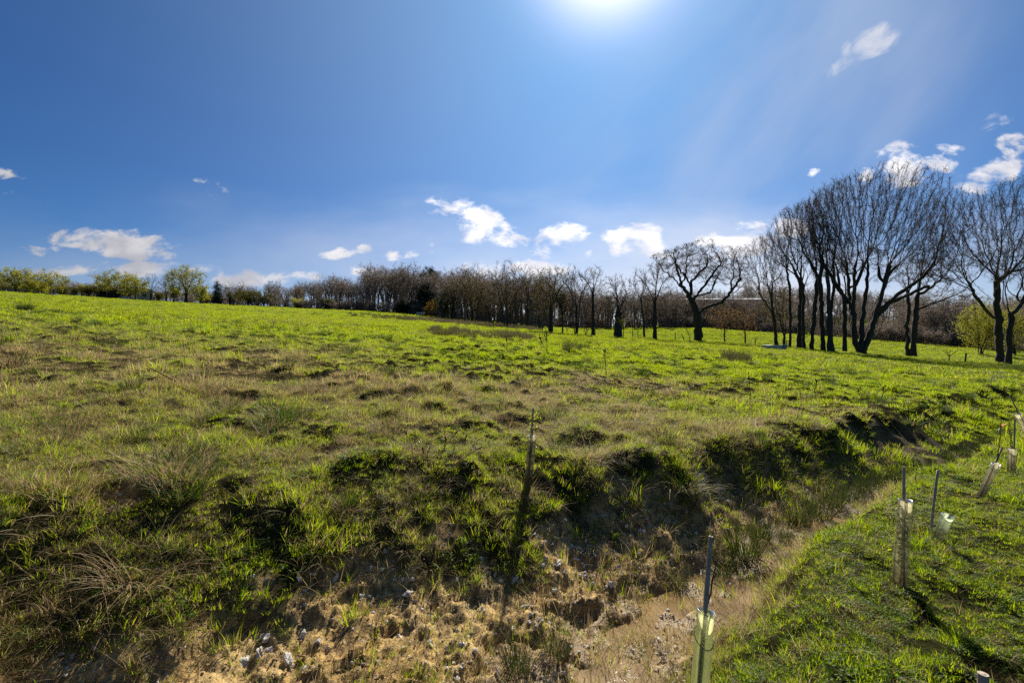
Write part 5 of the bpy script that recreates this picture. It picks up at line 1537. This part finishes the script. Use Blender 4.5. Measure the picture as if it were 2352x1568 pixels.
# ------------------------------------------------------------------ horses grazing beyond the crest
def skin_body(name, joints, edges, mat, parent, sub=2):
    me = bpy.data.meshes.new(name); me.from_pydata([j[:3] for j in joints], edges, []); me.materials.append(mat)
    o = obj(name, me, parent)
    sk = o.modifiers.new('skin', 'SKIN'); 
    if not me.skin_vertices: 
        me.attributes  # layer is made by the modifier below
    return o
def horse(px, py, Y, rz, mat, label, white=None, seed=0, s=1.0):
    c = at(px, Y)
    t = empty('horse', c, label, 'horse', 'horses grazing on the rise', rz)
    t.scale = (s, s, s)
    mb = MB()
    def limb(pts, rad, n=10): mb.tube(pts, rad, n)
    # trunk: deep chest, rising rump (x forward)
    limb([(-.82,0,1.12),(-.70,0,1.14),(-.45,0,1.13),(-.1,0,1.05),(.3,0,1.06),(.52,0,1.10),(.68,0,1.10)], [.06,.24,.30,.29,.31,.28,.10], 14)
    # neck reaching down, head, ears
    limb([(.50,0,1.18),(.78,0,1.05),(1.02,0,.78),(1.14,0,.55)], [.22,.19,.14,.11], 12)
    limb([(1.10,0,.62),(1.20,0,.50),(1.27,0,.30),(1.29,0,.14),(1.28,0,.08)], [.09,.125,.085,.075,.03], 12)
    for y in (-.06, .06): limb([(1.06,y,.66),(1.02,y*1.3,.74),(1.0,y*1.4,.80)], [.035,.03,.006], 6)
    for y in (-.14, .14):
        limb([(.45,y,1.0),(.47,y,.72),(.46,y,.46),(.47,y,.40),(.46,y,.12),(.47,y,.06),(.50,y,0)], [.14,.095,.06,.06,.04,.05,.065], 10)
        limb([(-.55,y,1.05),(-.42,y,.80),(-.62,y,.52),(-.64,y,.46),(-.60,y,.12),(-.58,y,.06),(-.55,y,0)], [.21,.13,.07,.065,.045,.05,.065], 10)
    V = np.vstack(mb.V); 
    o = mb.build('body', mat, t, smooth=True)
    rm = o.modifiers.new('one_skin', 'REMESH'); rm.mode = 'VOXEL'; rm.voxel_size = .035; rm.use_smooth_shade = True
    mb = MB(); mb.tube([(-.80,0,1.22),(-.92,0,1.05),(-.95,0,.75),(-.93,0,.42)], [.05,.07,.08,.02], 8); mb.build('tail', mat if white is None else white, t, smooth=True)
    mb = MB()
    for k in range(9):
        f = k / 8; x = .46 + .62 * f; z = 1.40 - .60 * f
        mb.tube([(x,0,z),(x+.02,.10,z-.10),(x,.17,z-.26)], [.03,.035,.008], 5)
    mb.build('mane', mat, t, smooth=True)
    if white is not None:
        mb = MB(); mb.tube([(-.80,0,1.12),(-.66,0,1.15),(-.42,0,1.14)], [.16,.262,.318], 14); p = mb.build('white_patch', white, t, smooth=True)
def horses():
    horse(572, 700, 148, math.pi * 1.02, M['horse_dark'], 'dark brown horse grazing side on, head to the left', seed=1, s=1.15)
    horse(593, 701, 158, math.pi * .7, M['horse_dark'], 'dark horse mostly hidden by the crest, only its back showing', seed=2)
    horse(627, 704, 160, math.pi * .42, M['horse_dark'], 'black and white horse with its pale rump turned to the meadow', M['horse_white'], 3)

# ------------------------------------------------------------------ rush clumps and dead stalks that stand out
def rush_mesh(name, seed, n, rad, l0, l1, w, lean=.45, mat='rush'):
    o = blade_tuft(name, seed, n, rad, l0, l1, w, lean, .35, 5, (M[mat],)); me = o.data; bpy.data.objects.remove(o)
    return me
def rushes():
    ms = [rush_mesh('rush_stems', 500 + i, 150, .11, .28, .55, .0042, .5) for i in range(3)]
    lab = ['rush clump standing beside the muddy water near the green tube','dark rush clump at the upper end of the muddy water','rush clump on the ditch floor behind the mossy tube','wide rush clump in the shaded ditch left of the mossy tube',
           'tall rush clump in the ditch below the far bank scar','small rush clump on the far side of the ditch floor','rush clump beside the bare leaning cane','dense rush clump in the ditch beyond the bare cane','low rush clump where the ditch narrows','rush clump at the ditch bend near the leaning tube',
           'dark rush clump right of the ditch bend','sparse brown rushes at the bottom of the gravel slope','thin brown rushes in the wet gravel','brown rush clump growing in the muddy water',
         'leaning rush clump behind the green tube cane','rush clump filling the ditch left of the mossy tube','thick rush clump in the ditch just above the mossy tube','rush clump in the ditch between mossy tube and bare cane','rush clump past the bare cane where the ditch turns',
         'rush clump under the shaded far bank past the bare cane','small rush clump at the tip of the muddy pool','loose rush clump in the ditch left of the leaning tube','last rush clump before the toppling grey tube']
    pos = [(1712,1290,1.0),(1655,1330,.55),(1836,1205,.85),(1880,1190,.95),(1955,1150,1.0),(1800,1240,.6),(2030,1120,.95),(2085,1100,.85),(2150,1085,.7),(2215,1050,.8),(2260,1020,.7),(1190,1545,.62),(1275,1520,.6),(1560,1350,.5),(1745,1255,.7),(1915,1165,.8),(1985,1135,.7),(2060,1108,.8),(2120,1082,.75),(2180,1062,.7),(1670,1300,.6),(2240,1035,.6),(2295,1000,.65)]
    for i, (px, py, sc) in enumerate(pos):
        p = place(px, py)
        t = empty('rush_clump', (p.x, p.y, p.z - .02), lab[i], 'rushes', 'rush clumps in the ditch', rz=i * 1.3); t.scale = (sc * 1.25, sc * 1.25, sc * 1.12)
        me = ms[i % 3].copy()
        o = obj('stems', me, t)
        d = blade_tuft('dead', 560 + i, 60 if i < 11 else 130, .12, .15, .42, .0040, .9, .7, 4, (M['dead_stem'],)); o2 = obj('dead_stems', d.data, t); bpy.data.objects.remove(d)
    # the brown sea of rushes in the middle field, and the dark tuft on the left
    src = [bpy.data.objects.new('rush_far_%02d' % i, rush_mesh('rush_far_%02d' % i, 520 + i, 170, .30, .35, .75, .014, .4, 'rush_far')) for i in range(3)]
    C = source('far_rushes', src); g = np.random.RandomState(6)
    X, Y, Z, D = [], [], [], []
    def patch(px0, py0, px1, py1, n, wid, dry):
        for _ in range(n):
            f = g.rand(); p = place(px0 + (px1 - px0) * f, py0 + (py1 - py0) * f + g.randn() * wid); X.append(p.x); Y.append(p.y); Z.append(p.z); D.append(np.clip(dry + .15 * g.randn(), 0, 1))
    patch(930, 733, 1240, 757, 230, 2.2, .75); patch(1000, 738, 1190, 752, 110, 2.0, .8)
    patch(985, 768, 1225, 778, 60, 4.5, .42); patch(1000, 762, 1060, 764, 16, 3, .4); patch(1150, 776, 1225, 780, 26, 5, .38)
    patch(1650, 828, 1720, 832, 12, 4, .35); patch(1290, 800, 1340, 802, 4, 3, .2); patch(800, 722, 960, 735, 60, 2.5, .35)
    n = len(X); s = .75 + .4 * g.rand(n)
    scatter('rush_bed', C, np.stack([X, Y, Z], 1), np.stack([g.randn(n) * .06, g.randn(n) * .06, g.rand(n) * 6.283], 1), np.stack([s * 1.15, s * 1.15, s * .9], 1), g.randint(0, 3, n), np.array(D), 'brown and olive rushes in a damp strip across the middle of the pasture')
    p = place(56, 716); t = empty('sedge_tussock', p, 'large isolated dark green tussock on the left of the pasture', 'tussock')
    d = blade_tuft('blades', 600, 420, .36, .45, .95, .014, .7, .5, 4, (M['rush'],)); obj('blades', d.data, t); bpy.data.objects.remove(d)
    d = blade_tuft('dead_blades', 601, 80, .45, .25, .7, .012, 1.0, .5, 4, (M['dead_stem'],)); obj('dead_blades', d.data, t); bpy.data.objects.remove(d)
    # dead dock and thistle stalks
    st = [(982,1098,998,'cluster of dead forked stalks on the far bank left of the tube',6,.28),(430,1125,1062,'single pale dead stalk in the dark grass of the left bank',1,.06),(1391,868,795,'tall single dead dock stalk in the middle of the pasture',1,.1),(1725,930,870,'thin dead stalk standing before the right pasture',1,.1),
          (2022,925,888,'dead dock stalk with a knobbly seed head nearest the right end of the pasture',1,.1),(1868,905,868,'dead stalk between two others on the right of the pasture',1,.1),(1260,818,758,'pair of dead thistle stalks standing before the ochre budded tree',2,.2),(1165,812,778,'short dead thistle stalk at the end of the brown rushes',1,.1),
          (1975,915,893,'short bent dead stalk left of the knobbly dock stalk',1,.1),(2107,1125,1078,'short brown stalk with a round seed head between cane and leaning tube',1,.05)]
    for k, (px, pyb, pyt, lab, ns, wd) in enumerate(st):
        p = place(px, pyb); H = (pyb - pyt) * p.y / F_PX; mb = MB(); gg = np.random.RandomState(700 + k)
        tt = empty('dead_stalk', p, lab, 'dead stalk', 'dead stalks in the pasture')
        th = max(.003, .0009 * p.y); hd = MB()
        for q in range(ns):
            dx = gg.randn() * wd; dy = gg.randn() * wd; b0 = Vector((gg.randn() * wd * .3, gg.randn() * wd * .3, 0)); h = H * (.65 + .35 * gg.rand() if ns > 1 else 1)
            pts = [b0 + Vector((dx * f, dy * f, h * f)) + Vector(tuple(gg.randn(3) * .012 * (1 if f > 0 else 0))) for f in np.linspace(0, 1, 7)]
            mb.tube([tuple(v) for v in pts], np.linspace(th, th * .5, 7), 5)
            for f in (3, 4, 5, 5):
                d = Vector(tuple(gg.randn(3))); d.z = abs(d.z) + .7; d.normalize(); ln = h * (.14 + .15 * gg.rand())
                e = pts[f] + d * ln; mb.tube([tuple(pts[f]), tuple(pts[f] + d * ln * .5 + Vector((0, 0, ln * .05))), tuple(e)], [th * .6, th * .5, th * .35], 4)
                hd.tube([tuple(e), tuple(e + d * th * 3), tuple(e + d * th * 7)], [th * .5, th * 1.6, th * .4], 5)
            hd.tube([tuple(pts[-2]), tuple(pts[-2].lerp(pts[-1], .5)), tuple(pts[-1])], [th * .6, th * 2.2, th * .5], 5)
        mb.build('stalk', M['dead_stem'], tt, smooth=True); hd.build('seed_head', M['dead_stem'], tt, smooth=True)
shelters(); field_things(); horses(); rushes(); print('things', round(time.time() - T0, 1))

# ------------------------------------------------------------------ sky, sun, camera
SUN_EL, SUN_AZ = R(42), math.atan2(229, 1045)
SUN_DIR = Vector((math.sin(SUN_AZ) * math.cos(SUN_EL), math.cos(SUN_AZ) * math.cos(SUN_EL), math.sin(SUN_EL)))
def build_sky():
    w = bpy.data.worlds.new('World'); S.world = w; w.use_nodes = True
    g = N('', w)
    sk = g.n('ShaderNodeTexSky'); sk.sky_type = 'NISHITA'; sk.sun_disc = False
    sk.sun_elevation = SUN_EL; sk.sun_rotation = SUN_AZ
    sk.altitude = 60; sk.air_density = 1.0; sk.dust_density = .55; sk.ozone_density = 3.0
    d = g.n('ShaderNodeTexCoord').outputs['Generated']
    sx = g.n('ShaderNodeSeparateXYZ', i0=d)
    X, Y, Z = sx.outputs
    fwd = g.rng(Y, .05, .25)
    Ys = g.math('MAXIMUM', Y, .05)
    u = g.math('DIVIDE', X, Ys); v = g.math('DIVIDE', Z, Ys)
    dot = g.n('ShaderNodeVectorMath'); dot.operation = 'DOT_PRODUCT'
    g.t.links.new(d, dot.inputs[0]); dot.inputs[1].default_value = SUN_DIR
    c = g.math('MAXIMUM', dot.outputs['Value'], 0.0)
    def vm(op, a, b):
        n_ = g.n('ShaderNodeVectorMath'); n_.operation = op
        for i, k in enumerate((a, b)):
            if isinstance(k, bpy.types.NodeSocket): g.t.links.new(k, n_.inputs[i])
            else: n_.inputs[i].default_value = k if isinstance(k, tuple) else (k, k, k)
        return n_.outputs[0]
    def scaled(col, f):
        n_ = g.n('ShaderNodeVectorMath'); n_.operation = 'SCALE'; n_.inputs[0].default_value = col
        g.t.links.new(f, n_.inputs['Scale']); return n_.outputs[0]
    col = vm('MULTIPLY', sk.outputs[0], SKY_TINT)
    # bright air round the sun and thick air near the horizon
    col = vm('ADD', col, scaled(GLOW1, g.math('POWER', c, 190)))
    col = vm('ADD', col, scaled(GLOW2, g.math('POWER', c, 5.5)))
    el = g.math('MAXIMUM', Z, 0.0)
    hz = g.math('ADD', g.math('MULTIPLY', g.math('POWER', 2.718, g.math('MULTIPLY', el, -3.0)), .36), g.math('MULTIPLY', g.math('POWER', 2.718, g.math('MULTIPLY', el, -9.0)), .62))
    col = vm('ADD', col, scaled(HAZE, g.math('MULTIPLY', hz, g.math('ADD', .42, g.math('MULTIPLY', g.math('POWER', c, 2.5), 1.1)))))
    # clouds: soft ellipses of likelihood broken up by noise
    uv = g.n('ShaderNodeCombineXYZ', i0=u, i1=v).outputs[0]
    nz = g.n('ShaderNodeTexNoise', Scale=9.0, Detail=9., Roughness=.60, Distortion=.25)
    mp = g.n('ShaderNodeMapping', i0=uv); mp.inputs['Scale'].default_value = (1.3, 2.3, 1.0); mp.inputs['Rotation'].default_value = (0, 0, -.25)
    g.t.links.new(mp.outputs[0], nz.inputs['Vector'])
    nv = nz.outputs[0]
    def ellipses(lst):
        best = None
        for (px, py, rx, ry, rot, amp) in lst:
            cu, cv = (px - 1176) / F_PX, (784 - py) / F_PX
            a = g.math('SUBTRACT', u, cu); b = g.math('SUBTRACT', v, cv); cr, sr = math.cos(rot), math.sin(rot)
            a2 = g.math('ADD', g.math('MULTIPLY', a, cr * F_PX / rx), g.math('MULTIPLY', b, sr * F_PX / rx))
            b2 = g.math('ADD', g.math('MULTIPLY', a, -sr * F_PX / ry), g.math('MULTIPLY', b, cr * F_PX / ry))
            dd = g.math('ADD', g.math('MULTIPLY', a2, a2), g.math('MULTIPLY', b2, b2))
            e = g.math('MULTIPLY', g.math('SUBTRACT', 1.0, dd), amp)
            best = e if best is None else g.math('MAXIMUM', best, e)
        return g.math('MAXIMUM', best, -1.5)
    puffs = [(1090,512,105,48,-.35,1.0),(1060,500,50,36,0,.9),(1160,540,60,26,-.2,.9),(1290,548,62,34,.1,.95),(1300,580,75,24,0,.8),(1455,545,72,40,.25,1.0),(1480,562,70,26,-.25,.9),(1640,552,60,24,.1,.9),(1720,545,85,42,.3,1.0),(1790,540,60,40,.2,.9),
             (240,552,165,26,-.03,1.0),(290,572,130,24,-.12,1.0),(330,560,75,30,-.1,.9),(110,576,60,16,-.1,.8),(502,438,52,18,-.35,.72),(770,583,42,16,0,.95),(832,574,32,13,.15,.8),(905,587,28,14,0,.85),(945,583,26,12,.2,.75),(992,573,12,16,.3,.55),
             (2090,378,95,48,.12,.95),(2140,372,70,40,.3,.9),(1990,395,30,26,.4,.75),(2265,405,100,38,.35,.62),(2330,330,40,34,.5,.7),(1872,393,14,7,.6,.30),(25,405,48,14,-.2,.55),(20,437,22,10,0,.5),(2310,285,30,22,.6,.45),
             (700,634,60,13,0,.75),(590,640,110,22,0,.8),(830,622,46,15,.02,.8),(330,618,150,20,0,.75),(150,622,130,16,.05,.7),(1200,620,160,22,0,.7)]
    e1 = ellipses(puffs)
    dens = g.rng(g.math('ADD', g.math('MULTIPLY', e1, .55), g.math('MULTIPLY', g.math('SUBTRACT', nv, .5), 3.0)), .02, .55)
    dens = g.math('MULTIPLY', g.math('MULTIPLY', dens, g.rng(e1, -.75, -.05)), fwd)
    # low bright haze of cloud along the horizon, thickest under the sun
    du = g.math('DIVIDE', g.math('SUBTRACT', u, .42), .75)
    wz = g.math('ADD', .34, g.math('MULTIPLY', g.math('POWER', 2.718, g.math('MULTIPLY', g.math('MULTIPLY', du, du), -1.0)), .66))
    lowz = g.n('ShaderNodeTexNoise', Scale=2.6, Detail=5., Roughness=.5); mpl = g.n('ShaderNodeMapping', i0=uv); mpl.inputs['Scale'].default_value = (1., 2.6, 1.); g.t.links.new(mpl.outputs[0], lowz.inputs['Vector'])
    vv = g.math('ADD', v, g.math('MULTIPLY', g.math('SUBTRACT', lowz.outputs[0], .5), .30))
    bank = g.math('MULTIPLY', g.math('MULTIPLY', g.rng(vv, .36, .03), wz), fwd)
    bl = g.math('ADD', .60, g.math('MULTIPLY', g.math('POWER', c, 3.0), .75))
    col = g.mix(g.math('MULTIPLY', bank, .80), col, vm('MULTIPLY', CLOUD_A, g.n('ShaderNodeCombineXYZ', i0=bl, i1=bl, i2=bl).outputs[0]))
    # inner shading: noise sampled a little lower in the cloud
    mp2 = g.n('ShaderNodeMapping', i0=uv); mp2.inputs['Scale'].default_value = (1.0, 1.9, 1.0); mp2.inputs['Location'].default_value = (.012, -.045, 0); mp2.inputs['Rotation'].default_value = (0, 0, -.25)
    nz2 = g.n('ShaderNodeTexNoise', Scale=9.0, Detail=6., Roughness=.55, Distortion=.25); g.t.links.new(mp2.outputs[0], nz2.inputs['Vector'])
    shade = g.rng(nz2.outputs[0], .42, .66)
    lit = g.math('ADD', .50, g.math('MULTIPLY', g.math('POWER', c, 3.0), 1.15))
    ccol = g.mix(shade, CLOUD_A, CLOUD_B)
    ccol = vm('MULTIPLY', ccol, g.n('ShaderNodeCombineXYZ', i0=lit, i1=lit, i2=lit).outputs[0])
    col = g.mix(g.math('MULTIPLY', dens, .93), col, ccol)
    # torn wisps on the right, and a faint veil streaming towards the sun
    mp3 = g.n('ShaderNodeMapping', i0=uv); mp3.vector_type = 'TEXTURE'; mp3.inputs['Rotation'].default_value = (0, 0, .62); mp3.inputs['Scale'].default_value = (.11, .05, 1.)
    nz3 = g.n('ShaderNodeTexNoise', Scale=1.0, Detail=8., Roughness=.62, Distortion=1.1); g.t.links.new(mp3.outputs[0], nz3.inputs['Vector'])
    e2 = ellipses([(2010,95,75,50,.4,1.0),(1945,110,22,34,.2,.7),(1930,150,60,20,.6,.5),(2280,280,50,26,.5,.7),(2200,440,60,26,.4,.6)])
    wis = g.math('MULTIPLY', g.rng(g.math('ADD', g.math('MULTIPLY', e2, .35), nz3.outputs[0]), .62, .98), fwd)
    col = g.mix(g.math('MULTIPLY', wis, .75), col, (CLOUD_A[0] * .85, CLOUD_A[1] * .85, CLOUD_A[2] * .88))
    mp4 = g.n('ShaderNodeMapping', i0=uv); mp4.vector_type = 'TEXTURE'; mp4.inputs['Rotation'].default_value = (0, 0, .86); mp4.inputs['Scale'].default_value = (1.3, .42, 1.)
    nz4 = g.n('ShaderNodeTexNoise', Scale=1.6, Detail=4., Roughness=.5); g.t.links.new(mp4.outputs[0], nz4.inputs['Vector'])
    e3 = ellipses([(1700,400,760,360,.85,1.0)])
    veil = g.math('MULTIPLY', g.math('MULTIPLY', g.rng(nz4.outputs[0], .34, .72), g.rng(e3, -.6, .9)), fwd)
    col = g.mix(g.math('MULTIPLY', veil, .30), col, (CLOUD_A[0] * .72, CLOUD_A[1] * .78, CLOUD_A[2] * .86))
    bg = g.n('ShaderNodeBackground', Color=col, Strength=SKY_STRENGTH)
    o = g.n('ShaderNodeOutputWorld'); g.t.links.new(bg.outputs[0], o.inputs[0])
    w.cycles.sampling_method = 'MANUAL'; w.cycles.sample_map_resolution = 512
SKY_STRENGTH = .05
SKY_TINT = (.0, .34, .76)
GLOW1 = (26., 19., 16.); GLOW2 = (3.0, 3.9, 4.8); HAZE = (4.6, 6.3, 8.4)
CLOUD_A = (13.5, 13.2, 13.4); CLOUD_B = (9.4, 9.4, 10.4)
build_sky()
def build_haze():
    m = bpy.data.materials.new('field_air'); m.use_nodes = True; t = m.node_tree; t.nodes.clear()
    v = t.nodes.new('ShaderNodeVolumePrincipled'); v.inputs['Color'].default_value = (.93, .95, 1.0, 1)
    v.inputs['Density'].default_value = HAZE_D; v.inputs['Anisotropy'].default_value = .35
    o = t.nodes.new('ShaderNodeOutputMaterial'); t.links.new(v.outputs[0], o.inputs['Volume'])
    mb = MB(); mb.box((0, 0, 20), (1000, 1000, 90)); h = mb.build('haze', m); h['kind'] = 'stuff'; h['label'] = 'thin bright spring haze over the fields'
HAZE_D = 0
if HAZE_D: build_haze()
sun = bpy.data.lights.new('sun', 'SUN'); sun.energy = 5.0; sun.angle = R(.53); sun.color = (1.0, .94, .82)
so = link(bpy.data.objects.new('sun', sun))
so.rotation_euler = SUN_DIR.to_track_quat('Z', 'Y').to_euler(); so.location = SUN_DIR * 200

cam = bpy.data.cameras.new('camera'); cam.sensor_width = 36; cam.lens = 36 * F_PX / 2352; cam.clip_end = 3000; cam.clip_start = .05
co = link(bpy.data.objects.new('camera', cam)); co.location = (0, 0, 0); co.rotation_euler = (R(90), 0, 0)
S.camera = co
S.view_settings.view_transform = 'Standard'; S.view_settings.look = 'None'
S.view_settings.exposure = 0.55; S.view_settings.gamma = 1.0
cy = S.cycles
cy.max_bounces = 6; cy.diffuse_bounces = 3; cy.glossy_bounces = 3; cy.transmission_bounces = 4; cy.transparent_max_bounces = 12
cy.use_denoising = False
cy.sample_clamp_indirect = 6; cy.sample_clamp_direct = 5
print('script seconds', round(time.time() - T0, 1))
